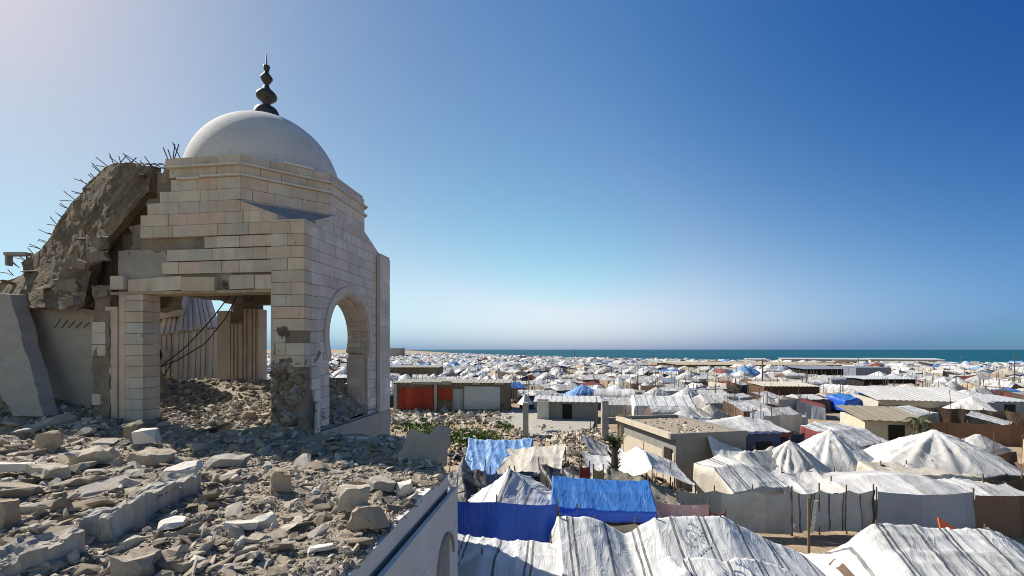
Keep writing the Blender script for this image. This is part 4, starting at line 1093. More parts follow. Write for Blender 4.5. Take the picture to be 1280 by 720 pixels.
sheet_over(tF, WF, 5.8, hF, -1.4, 3.4, -2.9, -.65, 'front_sheet', [M_STRIPE], .05, 80, 40, 4, lambda x, y: .22*math.exp(-((x+.9)/.35)**2-((y+1.25)/.3)**2)+.06*math.sin(x*1.4), .05)
# faint agency emblem printed twice on the tarp: laurel ring, two sheltering arcs and a figure, with an oval stamp under it
def emblem(parent, hf, W, D, cx, cy, r, mat, lift, rotz=0.3):
    segs = []
    def st(pts, w): segs.append(([Vector(p) for p in pts], w))
    for s in (-1, 1):
        st([(s*math.sin(t)*1.0, -math.cos(t)*1.0) for t in [.25+.2*i for i in range(13)]], .05)
        for k in range(9):
            t = .4+.27*k; c = Vector((s*math.sin(t), -math.cos(t))); d = Vector((s*math.sin(t+.9), -math.cos(t+.9)))
            st([c*.98, c*1.0+d*.0+c*.2], .09)
        st([(s*(.62-.05*i), -.55+.2*i-.0) for i in range(5)]+[(0, .62)], .10)
    st([(0, -.5), (0, .1)], .2); st([(-.18, -.1), (.18, -.1)], .09)
    st([(-.06, .24), (.06, .24)], .12)
    for k in range(5): st([(-.8+.34*k, -1.62), (-.56+.34*k, -1.62)], .22)
    mb = MB(); ca, sa = math.cos(rotz), math.sin(rotz)
    for pts, w in segs:
        pts = [Vector((p[0], p[1], 0)) for p in pts]
        for p, q in zip(pts, pts[1:]):
            d = (q-p).normalized(); n = Vector((-d.y, d.x, 0))*w/2; quad = []
            m = max(1, int((q-p).length*r/.05))
            for i in range(m):
                a_, b_ = p.lerp(q, i/m), p.lerp(q, (i+1)/m); ids_ = []
                for c in (a_-n, b_-n, b_+n, a_+n):
                    x, y = cx+r*(c.x*ca-c.y*sa), cy+r*(c.x*sa+c.y*ca)
                    ids_.append(len(mb.v)); mb.v.append(Vector((x, y, hf(x, y)+lift)))
                mb.face(ids_)
    return mb.build('printed_emblem', [mat], parent, fix=False)
M_INK = m_plain('faded_ink', (.31,.33,.37), .15, 30)
M_INK2 = m_plain('blue_ink', (.15,.22,.33), .35, 30)
bpy.context.view_layer.update()
def bvh_fn(objs):
    trees = [BVHTree.FromPolygons([v.co.copy() for v in o.data.vertices], [tuple(p.vertices) for p in o.data.polygons]) for o in objs]
    def f(x, y):
        z = -9
        for t in trees:
            h = t.ray_cast(Vector((x, y, 9)), Vector((0, 0, -1)))
            if h[0]: z = max(z, h[0].z)
        return z
    return f
fF = bvh_fn([o for o in tF.children if o.name.startswith(('canopy', 'front_sheet'))])
emblem(tF, fF, WF, 5.8, bx(866, 13.2)-tF.location.x, .05, .30, M_INK, .018, .5)
emblem(tF, fF, WF, 5.8, bx(922, 12.2)-tF.location.x, -1.25, .34, M_INK2, .018, .4)

XH0, XH1, YH = 8.9, 16.6, 12.6
rh = lerp_list([(8.9,.55),(9.6,1.2),(10.35,2.2),(10.6,2.36),(11.6,2.34),(12.6,2.28),(13.7,2.32),(14.1,2.22),(15.3,1.5),(16.6,.6)])
def hH(a, b):
    x = XH0+(a+1)/2*(XH1-XH0); r = rh(x); y = b*2.6; t = (y-.7)/1.9 if y > .7 else (.7-y)/3.3; e = min(r, .6)
    return r+(e-r)*t**1.0-.08*math.sin(math.pi*min(1, t))
tH = near_tent('big white crumpled tent with thin double stripes at the photo\'s bottom right corner', (XH0+XH1)/2, YH, -4, XH1-XH0, 5.2, hH, [M_STRIPE_FINE, M_WHITE], 120, 84, .05, .03, 0, 7, .05, poles=((-.55, .27), (.25, .27)), short='the bottom right tent', flare=.05)
mb = MB(); a = [Vector((-3.55+.02*i, .9-.42*i, 0)) for i in range(7)]
fH = bvh_fn([o for o in tH.children if o.name.startswith('canopy')])
for i in range(6):
    q = []
    for p, w in ((a[i], -.09), (a[i], .09), (a[i+1], .09), (a[i+1], -.09)): q.append(len(mb.v)); x, y = p.x+w+.35, p.y; mb.v.append(Vector((x, y, fH(x, y)+.03)))
    mb.face(q)
mb.build('binding', [M_BROWN], tH, fix=False)
tA = near_tent('white striped tarp shelter right beside the stone building, cut by the photo\'s bottom edge', -.2, 12.4, -6, 3.9, 3.7, cgrid([[.7,.9,1.0,.8],[1.3,1.95,1.45,1.35],[1.75,1.6,1.6,1.55]], .1), [M_STRIPE, M_STRIPE], 60, 54, .05, .04, 0, 11, .04, poles=((-.33, 0), (.95, .95)), short='the tarp shelter by the stone building', flare=.05)
screen('royal blue tarp wall made of two hung sheets behind a white striped shelter', (-2.6, 16.1), (1.55, 15.6), .3, 2.2, [M_ROYAL], 3, 50, 12, .07, posts=3, short='the blue tarp wall', droop=.05)
screen('narrow royal blue sheet hanging just right of the two blue wall sheets', (1.62, 15.5), (2.3, 15.9), .2, 1.95, [M_ROYAL], 5, 12, 8, .05, posts=2)
near_tent('white tent with fine dark stripes and a pointed peak behind the blue tarp wall', -.1, 18.5, -28, 4.2, 4.0, cgrid([[.75,1.0,.8],[1.15,2.65,1.5],[.9,1.9,1.1]], .16), [M_STRIPE_FINE, M_STRIPE_FINE], 54, 50, .06, .05, 0, 13, poles=((0, 0),), short='the pointed striped tent')
screen('pale triangular door flap leaning at the pointed striped tent', (-1.75, 17.0), (-.5, 16.9), .4, 1.75, [M_GREYT], 6, 14, 8, .05, posts=2, top=lambda t: .9+1.0*(1-abs(2*t-1)))
tE = near_tent('bright blue tarp roof, its short valance coloured darker for shade, on a long shelter', 3.35, 17.0, -7, 3.75, 1.75, cgrid([[1.86,1.84,1.8,1.84],[2.28,2.2,2.18,2.22],[2.5,2.42,2.4,2.42]], .05), [M_BLUE, M_ROYAL], 60, 30, .028, .015, 1.42, 17, .02, poles=((-1, -1), (1, -1), (1, 1), (-1, 1)), short='the bright blue roof', flare=.04)  # valance in the deeper blue: its shade put into colour
screen('brown grey cloth wall hanging under the bright blue tarp roof', (2.9, 16.0), (5.6, 15.6), 0, 1.45, [M_OLIVE], 7, 30, 8, .05, posts=3)
near_tent('pale blue tarp tent beside the debris field, partly under a dirty white sheet', -.75, 24.6, -4, 3.7, 2.9, cgrid([[1.1,1.15,1.3],[1.75,1.8,1.9],[2.45,2.35,2.45]], .12), [M_LBLUE, M_LBLUE], 46, 36, .06, .05, 0, 19, short='the pale blue tent')
near_tent('dirty white sheet stretched over the right half of the pale blue tent', 1.05, 23.6, -12, 3.3, 2.6, cgrid([[1.35,1.5,1.4],[1.6,2.0,1.9],[2.0,2.25,2.45]], .1), [M_CREAM, M_CREAM], 40, 34, .05, .05, None, 21, poles=((1, -1), (-1, -1), (1, 1)), short='the dirty white sheet', name='tarp', cat='tarp', group='loose tarps')
near_tent('black sheeting heaped between the roof corner and the pale blue tent', -2.15, 20.3, 10, 2.4, 3.2, cgrid([[.9,1.3,.8],[1.3,1.8,1.2],[1.5,1.9,1.6]], .2), [M_BLACKT, M_BLACKT], 30, 30, .12, .06, 0, 23, short='the black sheeting', name='tarp', cat='tarp', group='loose tarps')
near_tent('grey sheeting peaked into a spike beside the black heap', -2.4, 22.4, 0, 1.5, 1.6, cone(2.3, .8), [M_GREYT, M_GREYT], 20, 20, .08, .06, 0, 25, name='tarp', cat='tarp', group='loose tarps')
near_tent('torn black netting slumped on poles right of the dirty white sheet', 3.4, 21.2, 20, 2.8, 3.0, cgrid([[.8,1.2,1.0],[1.4,1.3,1.7],[1.2,1.8,1.3]], .25), [M_BLACKT, M_BLACKT], 30, 30, .12, .06, .0, 27, poles=((0, 0), (1, 0)), short='the black netting', name='tarp', cat='tarp', group='loose tarps')
near_tent('pale crumpled sheet with a peak left of the ragged palm', 4.0, 20.0, -15, 2.0, 2.2, cgrid([[.9,.8,.7],[1.4,1.5,.9],[2.0,1.6,1.2]], .15), [M_WHITE, M_GREYT], 30, 30, .1, .06, 0, 29)
near_tent('whitish canopy sagging in swags in front of the concrete house', 5.9, 22.0, -3, 4.9, 3.2, cgrid([[1.65,1.6,1.72,2.15,1.75,1.45],[1.9,1.8,1.95,2.62,2.0,1.55],[2.25,2.0,2.1,2.5,2.1,1.7]], .1), [M_WHITE, M_WHITE], 60, 40, .035, .05, None, 31, poles=((-1, -1), (.2, -1), (1, -1), (-1, 1), (1, 1)), short='the swagged canopy', name='canopy', cat='canopy')
near_tent('olive canvas shelter sloping to the right below the swagged canopy', 5.3, 18.7, -22, 3.2, 2.6, cgrid([[1.5,1.2,.9],[2.1,1.7,1.2],[2.3,1.9,1.5]], .15), [M_OLIVE, M_OLIVE], 36, 32, .06, .05, 0, 33, short='the olive shelter')
screen('pink and white washing hanging on a line beside the olive shelter', (5.3, 17.4), (7.3, 16.9), .8, 1.75, [M_PINK], 9, 34, 10, .09, posts=2, cat='washing', group='washing lines', name='washing_line', short='the pink washing')
screen('maroon garment hanging at the right end of the washing line', (7.35, 16.9), (7.9, 16.8), .75, 1.5, [M_MAROON], 10, 10, 8, .07, posts=2, cat='washing', group='washing lines', name='washing_line')
near_tent('boxy white tent tied with dark crossing bands behind the grey fabric fence', 10.9, 21.8, 14, 3.0, 2.8, cgrid([[1.15,1.3,1.2],[1.9,2.05,1.7],[1.8,2.2,1.5]], .06), [M_STRIPE_FINE, M_CREAM], 44, 36, .04, .04, 0, 35, short='the banded white tent')
near_tent('white tarp swept up to a sharp point beside the banded white tent', 12.0, 23.2, -10, 3.4, 2.6, cgrid([[1.3,1.35,1.2],[1.9,1.8,1.5],[2.95,2.2,1.7]], .15), [M_WHITE, M_SLATE], 40, 34, .04, .05, None, 37, poles=((-1, 1), (1, -1), (-1, -1)), name='tarp', cat='tarp', group='loose tarps')
screen('long dark grey fabric fence behind the huge striped tent', (6.75, 18.6), (11.25, 18.3), .1, 1.78, [M_GREYT], 11, 60, 12, .09, posts=4, short='the grey fabric fence', droop=.14)
screen('grey striped tarp fence with a black base, right of a wide pale path gap', (11.3, 18.3), (14.75, 18.5), .14, 1.82, [M_GREYS], 12, 60, 12, .11, posts=4, short='the striped tarp fence', droop=.16)
screen('smooth blue grey tarp fence section in front of a domed white tent', (14.7, 18.3), (18.5, 18.2), .2, 1.8, [M_SLATE], 13, 50, 12, .05, posts=2, short='the blue grey tarp fence', droop=.12)
screen('dark brown corrugated fence at the photo\'s right edge', (18.5, 18.2), (22.5, 18.0), .05, 1.68, [M_BROWN], 14, 90, 8, .045, posts=3, short='the brown fence', droop=.02)
mb = MB(); mb.prism([(0, 0), (1.25, 0), (0, .95)], -.02, .02, 0, .5, Matrix(((1,0,0,0),(0,0,1,0),(0,1,0,0),(0,0,0,1))))
o = mb.build('orange_flap', [M_ORANGE]); o.scale = (.72, 1, .6); o.location = (15.65, 16.6, .78); o.rotation_euler = (R(-12), 0, R(8)); tag(o, 'orange triangular tarp flap sticking up behind the bottom right tent', 'tarp flap')
pm = pole_mb(0, 0, 2.2, .045, (.02, .05)).build('fence_post', [M_WOOD]); pm.location = (10.6, 16.25, 0); tag(pm, 'lone wooden post with a rag, standing between the two largest striped tents', 'post')
mb = MB()
for k in range(14):
    z = .95+k*.09; w = .06+.05*abs(nz(k*.9)); mb.v += [Vector((.02+.012*k, -.02, z)), Vector((.02+.012*k+w*1.6, -.05-.03*(k % 2), z+.02))]
for k in range(13): mb.face((2*k, 2*k+1, 2*k+3, 2*k+2))
rag = mb.build('rag', [M_CREAM], pm, fix=False); rag.modifiers.new('t', 'SOLIDIFY').thickness = .02

for lab, px, py, Y, m_ in (('small red cloth pegged on the pale crumpled sheet near the ragged palm', 731, 592, 19.4, M_RED), ('small mustard cloth pegged on the pale crumpled sheet near the ragged palm', 748, 596, 19.2, M_MUSTARD)):
    q = P(px, py, Y); screen(lab, (q.x-.2, Y), (q.x+.2, Y-.05), q.z-.2, q.z+.35, [m_], int(px), 8, 6, .06, posts=2, cat='cloth', group='hanging cloths', name='hanging_cloth')
# behind the fences, right side
near_tent('domed white tent rising behind the blue grey tarp fence', 17.1, 20.4, -2, 5.6, 3.6, cgrid([[1.3,1.42,1.5,1.42,1.25],[1.55,1.85,1.95,1.85,1.45],[1.4,1.55,1.65,1.6,1.4]], .05), [M_WHITE, M_WHITE], 54, 36, .03, .06, 0, 41, short='the domed white tent')
near_tent('white tarp slope overlapping the right side of the domed white tent', 20.6, 20.3, -12, 4.2, 2.8, cgrid([[1.15,1.2,1.0],[1.55,1.5,1.2],[1.4,1.45,1.3]], .1), [M_WHITE, M_GREYT], 40, 30, .05, .05, 0, 43)
near_tent('large white conical tent with radiating folds behind the domed white tent', 22.6, 24.4, 5, 7.4, 6.0, cone(3.2, 1.25, ((.02, .0),), 1.05, 1.2, .10), [M_WHITE, M_BROWN], 90, 80, .05, .06, .5, 45, poles=((0, 0),), short='the conical white tent')  # brown walls carry the shade under the canopy in their colour
near_tent('low cream canopy in front of the large conical tent', 20.0, 22.4, -4, 4.6, 1.6, cgrid([[1.5,1.55,1.6,1.5],[1.8,1.75,1.8,1.8]], .1), [M_CREAM, M_CREAM], 40, 18, .05, .04, .9, 47, name='canopy', cat='canopy')
near_tent('small white tent with two dark-edged peaks behind the striped tarp fence', 15.2, 23.8, 12, 4.2, 3.6, cone(2.8, 1.15, ((-.3, .1),), 1.05, 1.0, .09), [M_WHITE, M_BLACKT], 70, 64, .05, .09, .1, 49, poles=((-.3, .1),), short='the two-peak tent')  # dark grey walls taken to black for the shade beneath
near_tent('white conical tent left of the two-peak tent', 18.1, 25.6, -8, 5.0, 4.2, cone(3.0, 1.2, ((-.1, 0),), 1.05, 1.05, .09), [M_WHITE, M_OLIVE], 70, 64, .05, .09, .1, 51, short='the middle conical tent')  # olive walls darkened likewise for the shaded underside
near_tent('white tarp with a scalloped hem sagging behind the striped tarp fence', 14.0, 21.2, -5, 3.6, 2.2, cgrid([[1.1,1.0,1.25,1.0],[1.7,1.5,1.75,1.5]], .25), [M_WHITE, M_WHITE], 40, 24, .07, .08, None, 53, poles=((-1, 1), (.33, 1), (1, 1), (-1, -1), (1, -1)), name='tarp', cat='tarp', group='loose tarps', short='the scalloped tarp')
screen('red cloth hanging in the gap beside the scalloped tarp', (14.5, 20.6), (15.2, 20.5), .7, 1.5, [M_ORANGE], 15, 8, 6, .06, posts=2, cat='cloth', group='hanging cloths', name='hanging_cloth')
near_tent('white tent lying askew left of the scalloped tarp', 13.2, 24.0, 25, 3.4, 3.2, gable(2.3, 1.1, .1), [M_WHITE, M_GREYT], 36, 34, .08, .05, 0, 55)
near_tent('long low white roof with thin seams beyond the two-peak tent', 22.4, 30.5, 24, 4.6, 3.2, cgrid([[1.3,1.4,1.4,1.3],[2.1,2.2,2.15,2.0],[2.3,2.5,2.4,2.2]], .08), [M_STRIPE_FINE, M_MAROON], 46, 34, .05, .03, 0, 57, short='the long low white roof')

for k, (lab, x0, x1, Y, z1, m_) in enumerate((('black sheeting strip under the left eave of the conical white tent', 18.6, 21.0, 22.9, 1.75, M_BLACKT), ('added brown strip for shade under the right eave of the conical white tent', 22.0, 25.4, 21.2, 1.55, M_BROWN),
    ('added black screen darkening the gap between the scalloped tarp and the two-peak tent', 13.2, 15.6, 22.2, 1.55, M_BLACKT), ('added dark olive screen for a shaded gap left of the middle conical tent', 12.2, 15.4, 26.0, 1.7, M_OLIVE), ('added maroon screen darkening the gap behind the two-peak tent', 15.6, 18.4, 28.2, 1.9, M_MAROON),
    ('added dark blue screen for a shaded gap right of the navy hut', 17.0, 19.4, 30.4, 2.0, M_NAVY), ('added grey screen for a shaded gap beyond the domed white tent', 19.4, 22.2, 27.6, 1.8, M_GREYT))):
    screen(lab, (x0, Y), (x1, Y-.2), .1, z1, [m_], 40+k, 30, 8, .09, posts=3, droop=.18)  # screens added to stand in for dark shaded gaps among the tents
# ---------------------------------------------------------------- huts, houses, walls
hs = empty('concrete_house', (8.75, 24.3, 0), R(12), 'flat-roofed concrete house, left side coloured sunlit cream, front shaded grey, behind the swagged canopy', 'house'); LAND.append((hs, 'the concrete house'))
mb = MB(); mb.rough_box(0, 4.3, 0, 6.6, -.1, 2.72, .015, .3, 2, 0, None, 1); hw = mb.build('front_wall', [M_BLOCK], hs)
mb = MB(); mb.box(-.03, -.004, .1, 6.5, 0, 1.9, 0, .6); mb.box(-.045, -.004, 1.2, 1.26, 0, 1.9, 1, .2); mb.box(-.045, -.004, 3.4, 3.46, 0, 1.9, 1, .2); mb.build('side_wall', [M_PLASTER, M_DARK], hs)  # pale cream side against dark grey front: sun and shade put into colour
mb = MB(); mb.box(-.35, 4.35, -.06, .0+.14, 2.72, 3.02, 0, .4); mb.box(-.35, -.1, .14, 6.7, 2.72, 3.02, 1, .7); mb.box(4.15, 4.35, .14, 6.7, 2.72, 2.95, 0, .4); mb.box(-.1, 4.15, 6.5, 6.7, 2.72, 3.0, 0, .4); mb.box(-.1, 4.15, .14, 6.5, 2.72, 2.8, 2, .4)
rf_ = mb.build('roof', [M_BLOCK, M_PLASTER, M_DUST], hs)
mb = MB()
for q in range(160):
    vs, fs = rnd.choice(HULLS); s = rnd.uniform(.06, .2); mb.mesh(vs, fs, Matrix.Translation((rnd.uniform(.1, 4), .3+6*rnd.random()**2, 2.82)) @ rot(rnd) @ Matrix.Scale(s, 4), 0, rnd.random())
tag(mb.build('roof_rubble', [M_RUB], hs, fix=False), kind='stuff')
mb = MB(); mb.box(-.06, -.005, .35, 1.1, 1.5, 2.1, 0, .2); mb.build('window', [M_DARK], hs)
FOOT += [(10, 25.8, 2.6), (9.4, 29.2, 3.2)]
def post(label, px, py, ytop, w, mat, cat='concrete post'):
    g = G(px, py); h = H-(ytop-437)/FPX*g.y; w = w/FPX*g.y
    mb = MB(); mb.rough_box(-w/2, w/2, -w/2, w/2, -.1, h, .02, .15, 4, 0, None, px); o = mb.build('concrete_post', [mat]); o.location = g; FOOT.append((g.x, g.y, .5))
    return tag(o, label, cat, 'bare concrete posts')
p1 = post('square concrete post standing at the front edge of the concrete pad', 657, 546, 503, 7, M_CONC); LAND.append((p1, 'the pad post'))
p2 = post('tall concrete post at the left corner of the concrete house', 756, 562, 501, 8, M_CONC)
mb = MB(); g = G(657, 540); mb.mesh(*[[Vector(v) for v in ((-.9,0,0),(.9,0,0),(.1,.1,1.0),(-.1,-.1,1.0),(.1,.9,0),(-.2,-.9,0))], [(0,5,3),(5,1,3),(1,2,3),(1,4,2),(4,0,2),(0,3,2)]], Matrix.Translation((0,0,2.3)) @ Matrix.Scale(.9, 4), 0, .7)
o = mb.build('draped_cloth', [M_WHITE], fix=False); o.location = g+Vector((0, .3, .2)); tag(o, 'white cloth draped over the top of the post at the concrete pad', 'cloth', 'hanging cloths')
screen('long tan cloth hanging at the left corner of the concrete house', (7.1, 30.5), (7.6, 30.4), 1.2, 3.3, [M_BEIGE], 16, 12, 10, .12, posts=2, cat='cloth', group='hanging cloths', name='hanging_cloth')

def slab_(name, label, pts, z0, z1, mat, kind=None, cat=None):
    mb = MB(); mb.prism([(p.x, p.y) for p in pts], z0, z1, 0, .6); o = mb.build(name, [mat]); return tag(o, label, cat, None, kind)
pad = slab_('concrete_pad', 'bare pale concrete floor slab in the debris field left of the concrete house', [G(618, 521), G(650, 513), G(745, 524), G(740, 538), G(672, 549)], -.1, .22, M_CONC, cat='concrete slab')
LAND.append((pad, 'the concrete pad')); FOOT += [(2, 44, 4), (5, 42, 4), (8, 42, 3)]
def hut(name, label, px, py, wpx, h, D, rz, roofmat, wallmat, short=None, over=.2, slope=.25, cat='hut', group='huts in the camp', front=None, door=True):
    g = G(px, py); W = wpx/FPX*g.y; t = empty(name, (g.x, g.y, 0), R(rz), label, cat, group)
    mb = MB(); mb.rough_box(-W/2, W/2, 0, D, -.1, h, .02, max(.35, W/12), 1.5, 0, None, px); mb.build('wall', [wallmat], t)
    mb = MB(); n = int(W/.25)
    for i in range(n):
        x0, x1 = -W/2-over+(W+2*over)*i/n, -W/2-over+(W+2*over)*(i+1)/n; dz = .035*(i % 2)
        mb.hexa([(x0,-over*1.5,h+.02+dz),(x1,-over*1.5,h+.02+dz),(x1,D+over,h+slope+dz),(x0,D+over,h+slope+dz),(x0,-over*1.5,h+.07+dz),(x1,-over*1.5,h+.07+dz),(x1,D+over,h+slope+.06+dz),(x0,D+over,h+slope+.06+dz)], 0, .4+.4*rnd.random())
    mb.build('roof', [roofmat], t)
    if door:
        mb = MB(); x = W*rnd.uniform(-.3, .2); mb.box(x, x+min(1., W*.3), -.06, -.025, 0, min(h-.25, 1.9), 0, .3); mb.build('door', [M_DARK], t)
    for k in range(int(max(W, D)/1.5)+1): FOOT.append((g.x-W/2*.8+W*.8*k/max(1, int(max(W, D)/1.5)), g.y+D/2, D/2+.8))
    if short: LAND.append((t, short))
    return t, W
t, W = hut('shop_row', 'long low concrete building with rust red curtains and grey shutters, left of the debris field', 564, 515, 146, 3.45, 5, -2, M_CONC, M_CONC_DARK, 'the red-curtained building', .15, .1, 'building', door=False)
def curtain(t, x0, x1, z0, z1, mat, seed, y=-.12):
    mb = MB(); nx, nk = 30, 6
    for j in range(nk+1):
        for i in range(nx+1):
            s = x0+(x1-x0)*i/nx; mb.v.append(Vector((s, y-.07*math.sin(s*6+2*nz(s, seed)), z0+(z1-z0)*j/nk-.12*abs(math.sin(s*1.8))*(j == nk))))
    for j in range(nk):
        for i in range(nx): a = j*(nx+1)+i; mb.face((a, a+1, a+nx+2, a+nx+1), 0, random.Random(i//6+seed).random(), [(0,0)]*4)
    mb.build('curtain', [mat], t, True, fix=False)
curtain(t, -6.3, -2.1, .2, 3.0, M_RED, 1); curtain(t, -1.6, .2, 1.5, 3.0, M_RED, 3); curtain(t, .2, 1.5, .1, 2.9, M_GREYT, 4)
mb = MB(); 
for x in (-6.7, -1.85): mb.box(x-.16, x+.16, -.3, -.06, 0, 3.4, 0, .7)
mb.build('pillar', [M_CONC], t)
mb = MB()
for k in range(11): mb.box(1.6, 5.9, -.16-.02*(k % 2), -.06, .35+.25*k, .58+.25*k, 0, .6)
mb.build('shutter', [M_SHEET], t)
mb = MB(); 
for k in range(10): a = rnd.uniform(-7, 6); mb.rough_box(a, a+rnd.uniform(.5, 1.6), -.5, .2, 3.35, 3.35+rnd.uniform(.15, .4), .08, .3, 3, 0, None, k)
mb.build('broken_parapet', [M_CONC], t)
t, W = hut('block_hut', 'roofless grey block hut with a white sheet roof behind the concrete pad', 710, 526, 74, 2.0, 3.2, -6, M_WHITE, M_BLOCK, 'the block hut', .5, .2)
mb = MB(); mb.rough_box(-W/2-.1, -W/2+1.1, -.5, -.35, 0, 2.3, .05, .2, 3, 0, None, 3); mb.build('white_panel', [M_PALE], t)
hut('long_shed', 'large white sheet-roofed shed with a grey right end, right of centre in the camp', 1165, 527, 112, 2.1, 7, -16, M_WHITE, M_CREAM, 'the white-roofed shed', .3, .9, 'shed', door=False)
hut('grey_container', 'dark grey box-like shed standing tall near the shore behind the tents', 1092, 476, 44, 3.1, 8, 0, M_GREYSHEET, M_GREYSHEET, 'the dark grey box shed', .05, .1, 'shed', door=False)
hut('open_shed', 'open-fronted dark shed left of the dark grey box shed', 1030, 477, 50, 2.9, 6, 2, M_GREYSHEET, M_DARK, 'the open dark shed', .6, .6, 'shed', door=False)
hut('tan_house', 'small tan gabled hut with a round window among the white tents', 1118, 562, 62, 2.1, 5, -18, M_OLIVE, M_PLASTER, 'the tan hut', .25, .5)
hut('grey_hut', 'pale grey flat hut at the photo\'s right edge below the shore poles', 1262, 528, 52, 2.1, 4, -5, M_SHEET, M_GREYSHEET, 'the pale grey hut', .2, .3)
hut('navy_hut', 'navy walled hut under a white tarp peak, right of the concrete house', 946, 592, 66, 2.35, 4, 9, M_NAVY, M_NAVY, 'the navy hut', .1, .1)
FOOT.append((15.5, 29, 2.5))
near_tent('white peaked tarp roof lying over the navy hut', 14.9, 29.6, 9, 4.4, 3.6, cgrid([[2.35,2.5,2.4],[2.75,3.2,2.8],[2.6,2.8,2.6]], .08), [M_WHITE, M_MAROON], 36, 30, .05, .05, 2.1, 59, flare=.02)
t, W = hut('rust_shed', 'low rusty sheet shed with a mustard right end in the middle of the camp', 990, 504, 66, 2.3, 5, -4, M_CREAM, M_RUSTSHEET, 'the rusty shed', .2, .3, 'shed', door=False)
hut('dark_kiosk', 'black-fronted market kiosk below the dark grey box shed', 1112, 494, 64, 2.6, 4, 0, M_SHEET, M_DARK, 'the black kiosk', .4, .3, door=False)
screen('long brown sheeted fence in front of the white-roofed shed', (bx(1098, 46), 46), (bx(1290, 40), 40), 0, 2.0, [M_BROWN], 18, 60, 6, .07, posts=8, short='the brown sheeted fence')
screen('rust coloured cloth fence right of the small palm', (bx(1160, 37), 37), (bx(1290, 35), 35), 0, 1.7, [M_RUSTC], 19, 50, 6, .07, posts=6)
hut('far_block', 'square pale block building on the skyline right of the pavilion', 494, 449, 15, 8.5, 12, 0, M_CONC, M_CONC, 'the skyline block', .1, .1, 'building', door=False)
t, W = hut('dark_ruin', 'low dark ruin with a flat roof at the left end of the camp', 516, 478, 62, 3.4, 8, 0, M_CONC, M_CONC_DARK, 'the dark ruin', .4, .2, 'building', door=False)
hut('long_flat_roof', 'very long low building with a tan flat roof before the shore', 955, 466, 205, 2.5, 25, -4, M_DUST, M_CONC_DARK, 'the long tan roof', 1., .3, 'building', door=False)
for i, (x, y, w, h, lab) in enumerate(((1030, 457.5, 92, 3.0, 'long white shed on the shore, left one of two against the sea'), (1133, 457.9, 74, 3.0, 'long white shed on the shore, right one of two against the sea'), (946, 457, 22, 2.8, 'small white shed at the shore left of the two long sheds'))):
    hut('shore_shed', lab, x, y, w, h, 8, -20, M_SHEET, M_PLASTER, None, .4, .5, 'shed', 'white sheds on the shore', door=False)
near_tent('bright blue tarp bundle over a stall below the rusty shed', 40.5, 54, 0, 4.2, 3, cgrid([[1.6,1.9,1.5,1.8],[2.1,2.2,2.0,2.3]], .1), [M_BLUE, M_ROYAL], 24, 16, .1, .05, .4, 61, short='the blue stall')
near_tent('big crumpled blue tarp heap near the long tan roof', G(940,478).x, G(940,478).y+3, 10, 6.5, 5, cone(3.6, 1.2, ((-.1, 0), (.35, .1)), .9, 1.2), [M_LBLUE, M_LBLUE], 28, 24, .22, .05, 0, 63, short='the blue heap')

# utility poles and thin masts
def mast(label, px, py, ytop, r=.07, arm=False):
    g = G(px, py); h = H-(ytop-437)/FPX*g.y; t = empty('utility_pole', g, 0, label, 'pole', 'thin poles over the camp')
    mb = MB(); mb.tube([(0,0,-.3),(.02*h*nz(px), 0, h)], [r, r*.6], 6); mb.build('shaft', [M_WOOD], t)
    if arm: mb = MB(); mb.box(-.9, .9, -.04, .04, h-.5, h-.4); mb.build('crossarm', [M_WOOD], t)
    LAND.append((t, 'the pole'))
for a in (('dark wooden pole in front of the long tan roof, tallest there', 953, 494, 449, .14), ('thin pole rising from the tents left of the open dark shed', 1009, 487, 462, .1), ('thin mast crossing the horizon above the two shore sheds', 1073, 462, 440, .13), ('thin mast against the sea right of the shore sheds', 1202, 460, 443, .1), ('short mast with a bright top against the sea, second from the right edge', 1233, 461, 443, .1), ('tall pole near the photo\'s right edge crossing the horizon', 1268, 489, 443, .12), ('thin pole standing right of the pavilion against the sky', 504, 462, 432, .1), ('grey pole above the red-curtained building roof', 553, 474, 447, .09), ('thin pole left of centre in front of the sea', 669, 456, 438, .1), ('faint mast in front of the sea right of centre', 718, 458, 436, .12), ('wooden pole leaning at the left end of the concrete pad', 746, 545, 496, .07, )): mast(*a)

# washing, small details near the debris field
near_tent('white tarp spread low on the debris heap left of the concrete house', 5.6, 26.6, 12, 2.6, 2.6, cgrid([[1.2,1.0],[2.4,1.5]], .2), [M_WHITE, M_WHITE], 24, 24, .08, .05, None, 65, poles=((-1, 1), (1, 1)), name='tarp', cat='tarp', group='loose tarps')
mb = MB()
def debris(n, pxr, pyr, smin, smax, heap=None):
    for _ in range(n):
        g = G(rnd.uniform(*pxr), rnd.uniform(*pyr)); s = rnd.uniform(smin, smax); vs, fs = rnd.choice(HULLS)
        z = heap(g.x, g.y) if heap else 0
        mb.mesh(vs, fs, Matrix.Translation((g.x, g.y, z+s*.15)) @ rot(rnd, .5) @ Matrix.Diagonal((s*rnd.uniform(.8, 2), s, s*rnd.uniform(.5, .9), 1)), 0, min(1, max(0, rnd.gauss(.45, .25))))
debris(900, (488, 640), (513, 530), .12, .7); debris(420, (490, 660), (527, 575), .1, .45)
hp = G(735, 560)
debris(1500, (690, 775), (541, 590), .08, .5, lambda x, y: .9*math.exp(-((x-hp.x)/2.6)**2-((y-hp.y)/3.5)**2))
debris(500, (640, 760), (536, 552), .1, .45)
tag(mb.build('debris', [M_RUB], fix=False), kind='stuff')
mb = MB()
